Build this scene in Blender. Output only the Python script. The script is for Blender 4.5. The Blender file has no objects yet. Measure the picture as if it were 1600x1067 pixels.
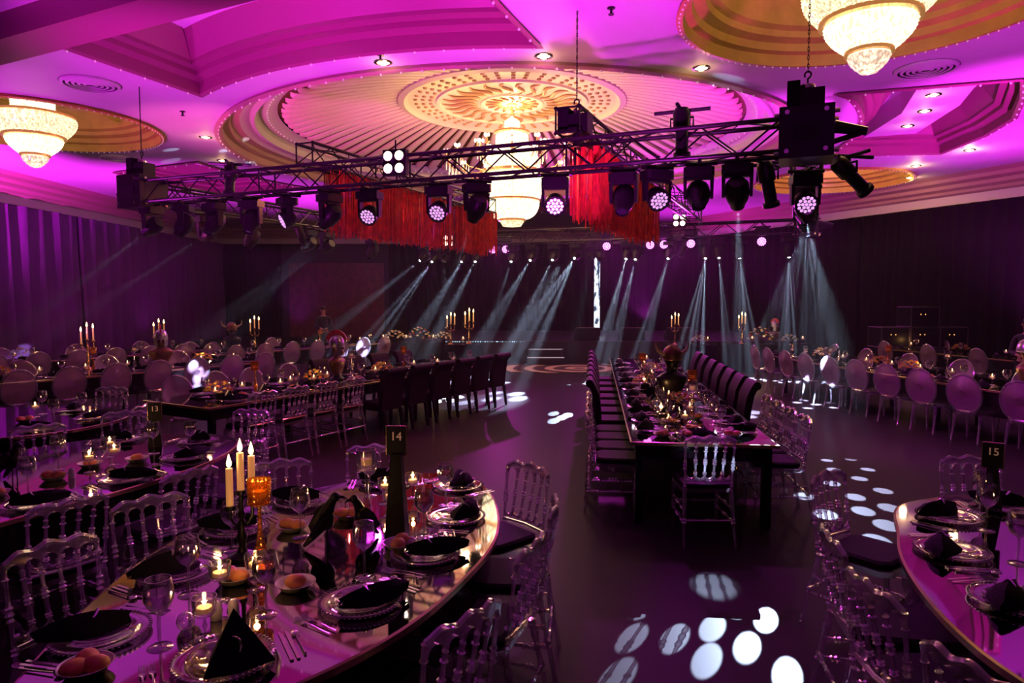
import bpy, bmesh, math, random
from mathutils import Vector, Matrix
R = random.Random(7)
C = bpy.context.scene.collection
SC = bpy.context.scene
PI = math.pi
sin, cos = math.sin, math.cos

# ---------------------------------------------------------------- camera, world, exposure
cam_d = bpy.data.cameras.new('camera'); cam = bpy.data.objects.new('camera', cam_d); C.objects.link(cam)
cam_d.lens = 24.0; cam_d.sensor_width = 36.0; cam_d.clip_start = 0.05; cam_d.clip_end = 200
cam.location = (0, 0, 2.0); cam.rotation_euler = (math.radians(90 - 3.673), 0, 0)
SC.camera = cam
w = bpy.data.worlds.new('world'); SC.world = w; w.use_nodes = True
w.node_tree.nodes['Background'].inputs[0].default_value = (0.35, 0.12, 0.32, 1)
w.node_tree.nodes['Background'].inputs[1].default_value = 0.006
SC.view_settings.view_transform = 'Standard'
try: SC.view_settings.look = 'None'
except Exception: pass
SC.view_settings.exposure = 0.0; SC.view_settings.gamma = 1.0
SC.view_settings.use_curve_mapping = False
cy = SC.cycles
cy.max_bounces = 7; cy.diffuse_bounces = 2; cy.glossy_bounces = 4; cy.transmission_bounces = 4
cy.transparent_max_bounces = 20; cy.volume_bounces = 0; cy.caustics_reflective = False; cy.caustics_refractive = False
cy.sample_clamp_indirect = 4.0; cy.sample_clamp_direct = 0.0
cy.use_denoising = True
try: cy.use_light_tree = True
except Exception: pass

# ---------------------------------------------------------------- lights
def spot_aim(o, target):
    d = Vector(target) - Vector(o.location)
    o.rotation_euler = d.to_track_quat('-Z', 'Y').to_euler()

def spot(name, loc, target, power, color, angle, blend=1.0, size=0.06, dots=None, soft=0.25):
    """dots: list of (x, y, radius) in the tangent plane of the lamp: the holes of its gobo wheel"""
    L = bpy.data.lights.new(name, 'SPOT'); o = bpy.data.objects.new(name, L); C.objects.link(o)
    o.location = loc; spot_aim(o, target)
    L.energy = power; L.color = color; L.spot_size = math.radians(angle); L.spot_blend = blend; L.shadow_soft_size = size
    if dots:
        L.use_nodes = True; nt = L.node_tree; N = nt.nodes; K = nt.links
        em = next(n for n in N if n.type == 'EMISSION')
        tc = N.new('ShaderNodeTexCoord'); sx = N.new('ShaderNodeSeparateXYZ'); K.new(tc.outputs['Normal'], sx.inputs[0])
        def m(op, a, b=None, c=None):
            n = N.new('ShaderNodeMath'); n.operation = op
            for i, v in enumerate((a, b, c)):
                if v is None: continue
                if isinstance(v, (int, float)): n.inputs[i].default_value = v
                else: K.new(v, n.inputs[i])
            return n.outputs[0]
        az = m('ABSOLUTE', sx.outputs[2]); x = m('DIVIDE', sx.outputs[0], az); y = m('DIVIDE', sx.outputs[1], az)
        acc = None
        for (dx, dy, r) in dots:
            ax = m('ABSOLUTE', m('SUBTRACT', x, dx)); ay = m('ABSOLUTE', m('SUBTRACT', y, dy))
            d2 = m('ADD', m('MULTIPLY', ax, ax), m('MULTIPLY', ay, ay))
            q = m('DIVIDE', m('SQRT', d2), r)
            n = N.new('ShaderNodeMapRange'); n.interpolation_type = 'SMOOTHSTEP'
            K.new(q, n.inputs[0]); n.inputs[1].default_value = 1.0; n.inputs[2].default_value = 1.0 - soft
            n.inputs[3].default_value = 0.0; n.inputs[4].default_value = 1.0
            acc = n.outputs[0] if acc is None else m('MAXIMUM', acc, n.outputs[0])
        K.new(acc, em.inputs['Strength'])
    return o

def point(name, loc, power, color, size=0.03):
    L = bpy.data.lights.new(name, 'POINT'); o = bpy.data.objects.new(name, L); C.objects.link(o)
    o.location = loc; L.energy = power; L.color = color; L.shadow_soft_size = size
    return o

MAG = (0.95, 0.03, 1.0); PUR = (0.50, 0.01, 0.85); WARM = (1.0, 0.60, 0.26); COOL = (0.56, 0.70, 1.0); FLAME = (1.0, 0.50, 0.16)
# colour washes on the ceiling from added unseen spots, no fixtures built
WASH = [((-5.0, 6.4, .9), (-4.0, 10.3, 5.6), 2300, MAG, 62), ((.6, 5.6, 1.2), (.9, 8.9, 5.5), 1700, MAG, 58), ((-1.2, 6.6, 1.2), (-1.4, 9.0, 5.7), 1200, MAG, 60),
        ((7.6, 7.5, 1.0), (9.2, 13.6, 5.6), 6500, MAG, 58), ((-11.5, 9.5, 1.0), (-7.2, 13.0, 5.5), 1500, MAG, 70), ((6.4, 7.4, 1.0), (6.6, 10.2, 5.5), 650, MAG, 70),
        ((-13.0, 12.0, .6), (-14.5, 17.0, 5.2), 14000, MAG, 64), ((-10.4, 19.0, 1.0), (-9.6, 20.8, 5.5), 1500, MAG, 90),
        ((11.4, 14.5, 1.0), (11.0, 16.0, 5.5), 1100, MAG, 70), ((-7.6, 24.0, 1.0), (-7.0, 25.0, 5.5), 1300, MAG, 110),
        ((4.6, 23.5, 1.2), (3.6, 22.0, 5.8), 1500, MAG, 110), ((-3.4, 3.6, 1.2), (-4.6, 6.4, 5.5), 300, PUR, 90), ((-8.0, 11.0, 1.0), (-5.2, 15.4, 5.9), 1700, (1, .10, .5), 50),
        ((7.0, 28.0, 1.0), (7.4, 27.0, 5.5), 900, MAG, 120), ((4.9, 12.3, 1.4), (5.2, 14.2, 5.8), 1700, MAG, 70), ((1.0, 10.4, 3.9), (2.6, 14.0, 6.2), 500, MAG, 90),
        ((0.0, -2.0, 1.6), (0, 1.0, 5.5), 420, MAG, 120)]
for i, (l, t, p, c, a) in enumerate(WASH):
    spot('unseen_wash_spot', l, t, p, c, a, 1.0, .12)

# ---------------------------------------------------------------- mesh helpers
def rotm(z=0, x=0, y=0): return Matrix.Rotation(z, 4, 'Z') @ Matrix.Rotation(y, 4, 'Y') @ Matrix.Rotation(x, 4, 'X')
class MB:
    def __init__(s): s.v = []; s.f = []
    def add(s, vs, fs, M=None):
        o = len(s.v)
        s.v += [tuple(M @ Vector(v)) for v in vs] if M is not None else [tuple(v) for v in vs]
        s.f += [tuple(i + o for i in f) for f in fs]; return s
    def box(s, x0, x1, y0, y1, z0, z1, M=None):
        vs = [(x0,y0,z0),(x1,y0,z0),(x1,y1,z0),(x0,y1,z0),(x0,y0,z1),(x1,y0,z1),(x1,y1,z1),(x0,y1,z1)]
        return s.add(vs, [(0,3,2,1),(4,5,6,7),(0,1,5,4),(1,2,6,5),(2,3,7,6),(3,0,4,7)], M)
    def lathe(s, prof, n=20, M=None, a0=0, a1=2*PI):
        full = abs(a1 - a0 - 2*PI) < 1e-6; k = n if full else n + 1
        vs = [(r*cos(a0+(a1-a0)*i/n), r*sin(a0+(a1-a0)*i/n), z) for (r, z) in prof for i in range(k)]
        fs = []
        for j in range(len(prof)-1):
            for i in range(n):
                a = j*k+i; b = j*k+(i+1)%k
                fs.append((a, b, b+k, a+k))
        return s.add(vs, fs, M)
    def tube(s, pts, r, n=8, cap=True, M=None):
        pts = [Vector(p) for p in pts]; rs = r if isinstance(r, (list, tuple)) else [r]*len(pts)
        vs = []; up = None
        for i, p in enumerate(pts):
            d = (pts[min(i+1, len(pts)-1)] - pts[max(i-1, 0)])
            if d.length < 1e-9: d = Vector((0,0,1))
            d.normalize()
            if up is None: up = Vector((1,0,0)) if abs(d.x) < .9 else Vector((0,1,0))
            u = (up - d*up.dot(d)); u.normalize(); up = u; v = d.cross(u)
            vs += [tuple(p + (u*cos(2*PI*k/n) + v*sin(2*PI*k/n))*rs[i]) for k in range(n)]
        fs = [(j*n+k, j*n+(k+1)%n, (j+1)*n+(k+1)%n, (j+1)*n+k) for j in range(len(pts)-1) for k in range(n)]
        if cap: fs += [tuple(reversed(range(n))), tuple((len(pts)-1)*n+k for k in range(n))]
        return s.add(vs, fs, M)
    def turned(s, p0, p1, prof, n=8):
        """a turned stick: prof = [(t, radius)] along p0 -> p1"""
        p0 = Vector(p0); p1 = Vector(p1)
        return s.tube([p0 + (p1-p0)*t for t, _ in prof], [r for _, r in prof], n)
    def ball(s, c, r, n=10, m=6, M=None, sz=1.0):
        pr = [(max(1e-4, r*sin(PI*j/m)), -r*sz*cos(PI*j/m)) for j in range(m+1)]
        T = Matrix.Translation(c); return s.lathe(pr, n, (M @ T) if M is not None else T)
    def prism(s, poly, z0, z1, M=None):
        n = len(poly)
        vs = [(x,y,z0) for x,y in poly] + [(x,y,z1) for x,y in poly]
        return s.add(vs, [tuple(reversed(range(n))), tuple(range(n,2*n))] + [(i,(i+1)%n,n+(i+1)%n,n+i) for i in range(n)], M)
    def strip(s, rows):
        """rows of equal length -> quads"""
        k = len(rows[0]); vs = [p for r in rows for p in r]
        return s.add(vs, [(j*k+i, j*k+i+1, (j+1)*k+i+1, (j+1)*k+i) for j in range(len(rows)-1) for i in range(k-1)])
    def build(s, name, mat, parent=None, smooth=True, loc=None, rz=0):
        me = bpy.data.meshes.new(name); me.from_pydata(s.v, [], s.f); me.update()
        for m in (mat if isinstance(mat, (list, tuple)) else [mat]): me.materials.append(m)
        if smooth:
            me.polygons.foreach_set('use_smooth', [True]*len(me.polygons))
            try: me.set_sharp_from_angle(angle=math.radians(40))
            except Exception: pass
        o = bpy.data.objects.new(name, me); C.objects.link(o)
        if parent is not None: o.parent = parent
        if loc is not None: o.location = loc
        o.rotation_euler[2] = rz
        return o
def tag(o, label=None, cat=None, group=None, kind=None):
    if label: o['label'] = label
    if cat: o['category'] = cat
    if group: o['group'] = group
    if kind: o['kind'] = kind
    return o
def empty(name, loc=(0,0,0), rz=0, label=None, cat=None, group=None):
    o = bpy.data.objects.new(name, None); C.objects.link(o); o.location = loc; o.rotation_euler[2] = rz
    o.empty_display_size = .1
    return tag(o, label, cat, group)
def copy_tree(o, parent=None):
    c = o.copy(); C.objects.link(c)
    if parent is not None: c.parent = parent
    for ch in o.children: copy_tree(ch, c)
    return c
class Proto:
    """first use hands out the model itself, later uses copies of it and its parts"""
    def __init__(s, fn): s.fn = fn; s.o = None
    def put(s, loc, rz=0, label=None, cat=None, group=None, scale=None):
        if s.o is None: s.o = s.fn(); o = s.o
        else: o = copy_tree(s.o)
        o.location = loc; o.rotation_euler = (0, 0, rz) if not isinstance(rz, tuple) else rz
        if scale: o.scale = (scale,)*3
        tag(o, label, cat, group); return o
def struct(o): o['kind'] = 'structure'; return o

# ---------------------------------------------------------------- materials
def mat(name, col, rough=.5, metal=0.0, spec=.5, emit=None, es=0, coat=0, bump=None, var=None, alpha=None, trans=0, sheen=0):
    m = bpy.data.materials.new(name); m.use_nodes = True; nt = m.node_tree; b = nt.nodes['Principled BSDF']
    b.inputs['Base Color'].default_value = (*col, 1); b.inputs['Roughness'].default_value = rough
    b.inputs['Metallic'].default_value = metal; b.inputs['Specular IOR Level'].default_value = spec
    b.inputs['Coat Weight'].default_value = coat
    if trans: b.inputs['Transmission Weight'].default_value = trans
    if sheen: b.inputs['Sheen Weight'].default_value = sheen
    if emit: b.inputs['Emission Color'].default_value = (*emit, 1); b.inputs['Emission Strength'].default_value = es
    N = nt.nodes; K = nt.links
    if var or bump:
        tc = N.new('ShaderNodeTexCoord'); nz = N.new('ShaderNodeTexNoise'); K.new(tc.outputs['Object'], nz.inputs['Vector'])
        nz.inputs['Scale'].default_value = (var or bump)[0]; nz.inputs['Detail'].default_value = 4
        if var:
            r = N.new('ShaderNodeValToRGB'); K.new(nz.outputs[0], r.inputs[0])
            r.color_ramp.elements[0].position = .35; r.color_ramp.elements[1].position = .68
            r.color_ramp.elements[0].color = (*[c*(1-var[1]) for c in col], 1); r.color_ramp.elements[1].color = (*[min(1, c*(1+var[1])) for c in col], 1)
            K.new(r.outputs[0], b.inputs['Base Color'])
        if bump:
            bp = N.new('ShaderNodeBump'); bp.inputs['Strength'].default_value = bump[1]; bp.inputs['Distance'].default_value = .01
            K.new(nz.outputs[0], bp.inputs['Height']); K.new(bp.outputs[0], b.inputs['Normal'])
    return m
def clear_mat(name, tint, gloss=(1,1,1), rough=.06, base=.10, edge=.75, blend=.35, lattice=None, body=None, bodyw=0.0):
    """clear acrylic or glass sheet: see-through face on, shiny at grazing angles"""
    m = bpy.data.materials.new(name); m.use_nodes = True; nt = m.node_tree; N = nt.nodes; K = nt.links
    out = N['Material Output']; N.remove(N['Principled BSDF'])
    tr = N.new('ShaderNodeBsdfTransparent'); tr.inputs[0].default_value = (*tint, 1)
    gl = N.new('ShaderNodeBsdfGlossy'); gl.inputs['Color'].default_value = (*gloss, 1); gl.inputs['Roughness'].default_value = rough
    lw = N.new('ShaderNodeLayerWeight'); lw.inputs[0].default_value = blend
    mr = N.new('ShaderNodeMapRange'); K.new(lw.outputs['Facing'], mr.inputs[0]); mr.inputs[3].default_value = base; mr.inputs[4].default_value = edge
    mx = N.new('ShaderNodeMixShader'); K.new(mr.outputs[0], mx.inputs[0]); K.new(tr.outputs[0], mx.inputs[1]); K.new(gl.outputs[0], mx.inputs[2])
    last = mx.outputs[0]
    if body:
        df = N.new('ShaderNodeBsdfDiffuse'); df.inputs[0].default_value = (*body, 1)
        tl = N.new('ShaderNodeBsdfTranslucent'); tl.inputs[0].default_value = (*body, 1); m3 = N.new('ShaderNodeMixShader'); m3.inputs[0].default_value = .5
        K.new(df.outputs[0], m3.inputs[1]); K.new(tl.outputs[0], m3.inputs[2])
        m2 = N.new('ShaderNodeMixShader'); m2.inputs[0].default_value = bodyw; K.new(last, m2.inputs[1]); K.new(m3.outputs[0], m2.inputs[2]); last = m2.outputs[0]
    if lattice:
        tc = N.new('ShaderNodeTexCoord'); vo = N.new('ShaderNodeTexVoronoi'); vo.inputs['Scale'].default_value = lattice; vo.inputs['Randomness'].default_value = 0.0
        K.new(tc.outputs['Object'], vo.inputs['Vector'])
        bp = N.new('ShaderNodeBump'); bp.inputs['Strength'].default_value = .8; bp.inputs['Distance'].default_value = .01
        K.new(vo.outputs['Distance'], bp.inputs['Height']); K.new(bp.outputs[0], gl.inputs['Normal'])
        if body: K.new(bp.outputs[0], df.inputs['Normal'])
    K.new(last, out.inputs[0]); return m
def emis(name, col, s, sample=True):
    m = bpy.data.materials.new(name); m.use_nodes = True; nt = m.node_tree; N = nt.nodes
    N.remove(N['Principled BSDF']); e = N.new('ShaderNodeEmission'); e.inputs[0].default_value = (*col, 1); e.inputs[1].default_value = s
    nt.links.new(e.outputs[0], N['Material Output'].inputs[0])
    if not sample:
        m.cycles.emission_sampling = 'NONE'
    return m

M_CEIL = mat('ceiling_paint', (.70, .66, .70), .55, var=(1.2, .04))
M_COFF = mat('coffer_paint', (.27, .08, .14), .5)
M_GOLD = mat('gilded_paint', (.60, .37, .08), .42, var=(3, .12))
M_RIB = mat('cream_plaster', (.80, .66, .48), .5)
M_GROOVE = mat('rib_gap_shade', (.22, .09, .04), .55)  # dark brown holds the shading of the gaps between ribs
M_CORN = mat('cornice_paint', (.50, .30, .26), .5)
M_BAND = mat('cornice_band', (.70, .60, .58), .5)
M_WALL = mat('dark_wall', (.03, .022, .026), .8)
M_WOODW = mat('wood_panel', (.12, .035, .015), .45, var=(4, .3))
M_CURT = mat('dark_curtain', (.008, .004, .007), .9, 0, .08, bump=(30, .2))
M_CURTP = mat('plum_curtain', (.11, .03, .13), .75, 0, .15, bump=(30, .2))
M_BLACKM = mat('black_metal', (.012, .010, .012), .35, .2, .25)
M_TRUSS = mat('black_truss', (.014, .011, .013), .3, .25, .35)
M_BLACKP = mat('black_plastic', (.009, .008, .009), .4, 0, .22)
M_LENS = mat('lens_glass', (.03, .03, .04), .05, 0, .8, coat=1)
M_BLACKF = mat('black_cloth', (.008, .007, .008), .9, 0, .08, bump=(60, .25))
M_LEATH = mat('dark_leatherette', (.020, .009, .012), .6, 0, .08, bump=(40, .2))
M_LACQ = mat('black_lacquer', (.010, .008, .009), .14, 0, .35)
M_MIRROR = mat('mirror_glass', (.46, .42, .44), .035, 1.0)
M_GOLDM = mat('gold_edge', (.66, .50, .28), .22, 1.0)
M_SILV = mat('silver', (.80, .77, .78), .18, 1.0)
M_CHROME = mat('brass', (.72, .45, .20), .22, 1.0)
M_BULB = mat('rim_bulb', (.9, .8, .8), .1, emit=(1, .55, .75), es=.18)
M_CRYS = None
# floor: dark glossy vinyl sheet
M_FLOOR = mat('floor_vinyl', (.030, .022, .026), .42, 0, .04, var=(.35, .10), bump=(9, .02))
M_HOT = emis('hot_lamp', (1.0, .80, .52), 9, False)
M_WHITE = emis('white_led', (.85, .93, 1.0), 14, False)
M_LED = emis('magenta_led', (.90, .40, .95), 1.1, False)
M_LEDB = emis('magenta_beam', (1.0, .22, 1.0), 4.2, False)
M_FLAME = emis('flame', (1.0, .66, .25), 11, False)
M_WAX = mat('glowing_wax', (.85, .68, .48), .5, emit=(1.0, .38, .08), es=.28)  # emission stands for candle light glowing in the wax

# ---------------------------------------------------------------- room shell
DX, DY, DR = 0.0, 17.04, 6.68          # the great dome
CIRC = [(4.22, 8.27, 2.2), (-9.7, 14.1, 2.35), (9.6, 20.8, 2.2), (-4.4, 25.9, 2.2)]
ZC = 5.5
def arc(cx, cyy, r, a0, a1, n): return [(cx + r*cos(a0+(a1-a0)*i/n), cyy + r*sin(a0+(a1-a0)*i/n)) for i in range(n+1)]
def ang(x, y): return math.atan2(y-DY, x-DX)
a_, b_ = ang(-5.3, 12.05), ang(.38, 9.55)
COFF = []
COFF.append(arc(DX, DY, 7.35, a_, b_, 24) + [(-.85, 6.6), (-6.4, 9.3)])
a_, b_ = ang(7.7, 16.97), ang(5.59, 11.94)
COFF.append([(5.59, 11.94), (8.16, 11.13), (8.95, 12.2), (9.75, 13.5), (10.18, 14.93), (10.35, 16.74)] + arc(DX, DY, 7.65, a_, b_, 16)[:-1])
a_, b_ = ang(-7.1, 20.6), ang(-8.07, 17.8)
COFF.append([(-8.07, 17.8), (-11.07, 19.26), (-11.0, 21.0), (-9.9, 23.4)] + arc(DX, DY, 8.1, ang(-6.4, 22.0)%(2*PI), ang(-8.07, 17.8)%(2*PI), 10)[:-1])
COFF.append([(-2.5, 27.0), (2.2, 28.0), (5.6, 25.3)] + arc(DX, DY, 7.6, ang(4.4, 23.3), ang(-1.8, 24.6), 12))
ROOM = [(-14.9, -4), (22.5, -4), (21.0, 2.0), (7.1, 35.0), (-14.9, 35.0)]

def ring_fill(name, outer, holes, z, material):
    bm = bmesh.new(); es = []
    for poly in [outer] + holes:
        vs = [bm.verts.new((x, y, z)) for x, y in poly]
        es += [bm.edges.new((vs[i], vs[(i+1) % len(vs)])) for i in range(len(vs))]
    bmesh.ops.triangle_fill(bm, use_beauty=True, edges=es, normal=(0, 0, -1))
    bmesh.ops.recalc_face_normals(bm, faces=bm.faces)
    me = bpy.data.meshes.new(name); bm.to_mesh(me); bm.free(); me.materials.append(material)
    o = bpy.data.objects.new(name, me); C.objects.link(o); return o
def ngon(cx, cyy, r, n): return [(cx + r*cos(2*PI*i/n), cyy + r*sin(2*PI*i/n)) for i in range(n)]
holes = [ngon(DX, DY, DR, 96)] + [ngon(x, y, r, 56) for x, y, r in CIRC] + COFF
struct(ring_fill('ceiling', ROOM, holes, ZC, M_CEIL))
struct(MB().prism(ROOM, -.1, 0).build('floor', M_FLOOR, None, False))

def bulbs_on(pts, step, r=.018):
    b = MB(); acc = 0; last = Vector(pts[0])
    for p in pts[1:]:
        p = Vector(p); seg = (p - last).length; d = step - acc
        while d <= seg:
            b.ball(tuple(last + (p-last)*(d/seg)), r, 6, 4); d += step
        acc = seg - (d - step); last = p
    return b
ntrim = [0]
def trim(b, material, smooth=True):
    ntrim[0] += 1
    return struct(b.build('trim_%d' % ntrim[0], material, None, smooth))
def closed3(poly, z): return [(x, y, z) for x, y in poly] + [(poly[0][0], poly[0][1], z)]

# the great dome: rim moulding, cove, peg ring, fan of ribs
T = Matrix.Translation((DX, DY, 0))
trim(MB().lathe([(6.68,5.50),(6.72,5.44),(6.62,5.42),(6.56,5.46),(6.56,5.62),(6.42,5.66),(6.40,5.74),(6.30,5.78),(6.22,5.76)], 96, T), M_CORN)
trim(MB().lathe([(6.22,5.76),(6.14,5.80),(6.02,5.86),(6.0,5.80),(5.92,5.80),(5.90,5.95),(5.82,6.02)], 96, T), M_BAND)
trim(MB().lathe([(5.82,6.02),(5.72,6.0),(5.60,6.02),(5.52,6.10),(5.44,6.12)], 96, T), M_BAND)
trim(bulbs_on(closed3(ngon(DX, DY, 6.64, 96), 5.41), .34, .02), M_BULB)
trim(bulbs_on(closed3(ngon(DX, DY, 5.66, 96), 5.99), .22, .022), M_BULB)
NR = 76
g = MB().lathe([(5.44,6.16),(4.4,6.46),(2.6,6.86)], 96, T); trim(g, M_GROOVE)
rb = MB()
for k in range(NR):
    a = 2*PI*k/NR; M = T @ Matrix.Rotation(a, 4, 'Z')
    rows = []
    for (r, z, w_) in [(5.36,6.10,.02),(5.30,6.06,.10),(5.18,6.06,.135),(4.6,6.24,.118),(4.0,6.42,.100),(3.3,6.60,.082),(2.7,6.74,.066)]:
        rows.append([(r,-w_,z+.05),(r,-w_*.85,z),(r,-w_*.3,z-.025),(r,0,z-.03),(r,w_*.3,z-.025),(r,w_*.85,z),(r,w_,z+.05)])
    n0 = len(rb.v); rb.strip(rows); rb.v[n0:] = [tuple(M @ Vector(v)) for v in rb.v[n0:]]
trim(rb, M_RIB)
# ceiling medallion
med = empty('ceiling_medallion', (DX, DY, 6.74), 0, 'round plaster medallion of swirls in the centre of the great ceiling dome', 'ceiling medallion')
MB().lathe([(2.78,.04),(2.76,-.06),(2.62,-.09),(2.56,-.05),(2.50,0),(1.86,0),(1.84,-.05),(1.76,-.05),(1.74,0),(.78,0),(.76,-.04),(.70,-.04),(.66,.0),(.25,-.02),(.0,-.02)], 72).build('plaster_disc', M_RIB, med)
sw = MB()
for k in range(26):
    a = 2*PI*k/26; M = Matrix.Rotation(a, 4, 'Z')
    sw.tube([M @ Vector((r, .11*sin((r-.85)/.85*2*PI)+.03, -.03)) for r in [.85+.85*i/10 for i in range(11)]], [.012+.030*sin(PI*i/10) for i in range(11)], 6)
for k in range(44):
    M = Matrix.Rotation(2*PI*k/44, 4, 'Z')
    for r in (1.98, 2.16, 2.34): sw.ball((r, .03*(k % 2), -.01), .055, 6, 4, M, .6)
for k in range(16):
    M = Matrix.Rotation(2*PI*k/16, 4, 'Z'); sw.tube([M @ Vector((r, .05*sin((r-.25)*14), -.03)) for r in [.25+.4*i/6 for i in range(7)]], .022, 6)
sw.build('relief_pattern', mat('relief_gilding', (.50, .28, .12), .5), med)

# small round domes
for (x, y, r) in CIRC:
    T = Matrix.Translation((x, y, 0))
    trim(MB().lathe([(r,5.50),(r+.03,5.45),(r-.05,5.44),(r-.06,5.60),(r-.16,5.62),(r-.18,5.72),(r-.32,5.76),(r-.34,5.84),(r-.44,5.88),(r-.46,6.25),(r-.5,6.32),(r-.62,6.30),(r-.66,6.40)], 64, T), M_GOLD)
    trim(MB().lathe([(r-.66,6.42),(.0,6.55)], 64, T), M_GROOVE)
    rb = MB(); n = 44
    for k in range(n):
        M = T @ Matrix.Rotation(2*PI*k/n, 4, 'Z'); rows = []
        for (q, z, w_) in [(r-.74,6.40,.02),(r-.80,6.37,.07),(r-1.2,6.41,.05),(.45,6.46,.02)]:
            rows.append([(q,-w_,z+.04),(q,-w_*.6,z),(q,w_*.6,z),(q,w_,z+.04)])
        n0 = len(rb.v); rb.strip(rows); rb.v[n0:] = [tuple(M @ Vector(v)) for v in rb.v[n0:]]
    trim(rb, M_RIB)
    trim(bulbs_on(closed3(ngon(x, y, r-.01, 64), 5.43), .13, .014), M_BULB)

# coffers: lip, wall and raised panel
def inset(poly, d):
    n = len(poly); out = []
    A = sum(poly[i][0]*poly[(i+1)%n][1]-poly[(i+1)%n][0]*poly[i][1] for i in range(n)); s = 1 if A > 0 else -1
    for i in range(n):
        p0, p1, p2 = Vector(poly[i-1]), Vector(poly[i]), Vector(poly[(i+1)%n])
        e1 = (p1-p0).normalized(); e2 = (p2-p1).normalized()
        n1 = Vector((-e1.y, e1.x))*s; n2 = Vector((-e2.y, e2.x))*s; b = (n1+n2)
        if b.length < 1e-6: b = n1
        b.normalize(); k = d/max(.35, b.dot(n1)); out.append((p1.x+b.x*k, p1.y+b.y*k))
    return out
def loft(polys):
    b = MB(); n = len(polys[0][0])
    for j in range(len(polys)-1):
        (pa, za), (pb, zb) = polys[j], polys[j+1]
        b.add([(x,y,za) for x,y in pa]+[(x,y,zb) for x,y in pb], [(i,(i+1)%n,n+(i+1)%n,n+i) for i in range(n)])
    return b
for ci, P_ in enumerate(COFF):
    p0 = P_; pm = inset(P_, -.05); p1 = inset(P_, .05); p2 = inset(P_, .20); p3 = inset(P_, .34); p4 = inset(P_, .60)
    trim(loft([(p0,5.5),(pm,5.46),(p0,5.44),(p1,5.47),(p1,5.66),(p2,5.70),(p2,5.78),(p3,5.80)]), M_COFF, False)
    trim(loft([(p3,5.80),(p3,5.86),(p4,6.20)]), M_BAND if ci == 9 else M_COFF, False)
    b = MB(); n = len(p4); trim(b.add([(x,y,6.20) for x,y in p4], [tuple(range(n))]), M_CEIL, False)
    trim(bulbs_on(closed3(P_, 5.43), .42, .02), M_BULB)

# soffit strip that carries a row of downlights across the curved coffer
trim(MB().prism([(7.25,12.45),(8.15,12.2),(8.75,13.6),(9.25,15.9),(8.25,16.3),(7.95,14.2)], 5.75, 6.2), M_CEIL, False)
# beam that crosses the ceiling over the near end of the hall
T = Matrix.Rotation(math.radians(-25.7), 4, 'Z')
b = MB(); b.box(-9, 9, -.55, .0, 5.18, 5.52, Matrix.Translation((-5.0, 8.62, 0)) @ T); trim(b, M_COFF, False)

# walls and cornice
def wall(name, a, b_, z0=0, z1=6.7, m=M_WALL):
    a = Vector((a[0], a[1], 0)); d = Vector((b_[0], b_[1], 0)) - a; L = d.length; M = Matrix.Translation(a) @ Matrix.Rotation(math.atan2(d.y, d.x), 4, 'Z')
    return struct(MB().box(0, L, -.2, 0, z0, z1, M).build(name, m, None, False))
wall('wall_left', (-14.9, -4), (-14.9, 35)); wall('wall_back', (-14.9, 35), (7.1, 35))
wall('wall_right', (7.1, 35), (21.0, 2.0)); wall('wall_near_side', (21, 2), (22.5, -4)); wall('wall_front', (22.5, -4), (-14.9, -4))
b = MB(); pf = [(0.0, 4.70),(.30,4.72),(.30,4.98)]; pm_ = [(.30,4.98),(.44,5.02),(.46,5.10),(.60,5.16),(.62,5.26),(.80,5.32),(.84,5.42),(1.05,5.5)]
def cornice(prof):
    b = MB(); line = [ROOM[4], ROOM[0]]; pts = [(-14.9,-4),(-14.9,35),(7.1,35),(21,2),(22.2,-2.8)]
    rows = []
    for d, z in prof:
        row = []
        for i, p in enumerate(pts):
            p = Vector(p); e1 = (p - Vector(pts[i-1])).normalized() if i > 0 else None
            e2 = (Vector(pts[i+1]) - p).normalized() if i < len(pts)-1 else None
            e1 = e1 or e2; e2 = e2 or e1
            n1 = Vector((e1.y, -e1.x)); n2 = Vector((e2.y, -e2.x)); b2 = (n1+n2).normalized(); k = d/b2.dot(n1)
            row.append((p.x+b2.x*k, p.y+b2.y*k, z))
        rows.append(row)
    return b.strip(rows)
trim(cornice(pf), M_BAND, False); trim(cornice(pm_), M_CORN, False)

# ---------------------------------------------------------------- curtains
def drape(a, b_, z1, waves, material, name='curtain', amp=.09, seed=1):
    r = random.Random(seed); a = Vector(a); b_ = Vector(b_); d = b_-a; L = d.length; d.normalize(); nrm = Vector((d.y, -d.x))
    n = int(waves*8); rows = []; ph = [r.uniform(-.5, .5) for _ in range(n+1)]
    for j in range(8):
        t = j/7; z = .03 + (z1-.03)*t; row = []
        for i in range(n+1):
            s = i/n; o = amp*(1.15-.5*t)*sin(2*PI*waves*s + .9*sin(3.1*s*waves*.37+seed) + .25*sin(5*t+seed)) + .03*sin(17*s+seed*2+2*t)
            p = a + d*(s*L) + nrm*(o+.15 if amp < .1 else o+.24); row.append((p.x, p.y, z))
        rows.append(row)
    b = MB(); b.strip(rows); back = [[(x-nrm.x*.02, y-nrm.y*.02, z) for x, y, z in rr] for rr in rows]; b.strip(back[::-1])
    return b.build(name, material)
for i in range(7):
    y0 = 7.0 + i*4.0; k = min(y0+3.97, 34.6)
    o = drape((-14.75, y0), (-14.75, k), 4.69, 6, M_CURTP, seed=i+3, amp=.17)
    tag(o, ['plum drape nearest the camera along the side wall', 'plum drape on the side wall, second from the camera', 'plum drape on the side wall, third from the camera', 'plum drape on the side wall, fourth from the camera', 'plum drape on the side wall, fifth from the camera', 'plum drape on the side wall, sixth from the camera', 'plum drape on the side wall beside the far corner'][i], 'curtain', 'plum drapes along the side wall')
bx = [-14.6, -11.6, -6.2, -2.0, 2.2, 7.0]
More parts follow.
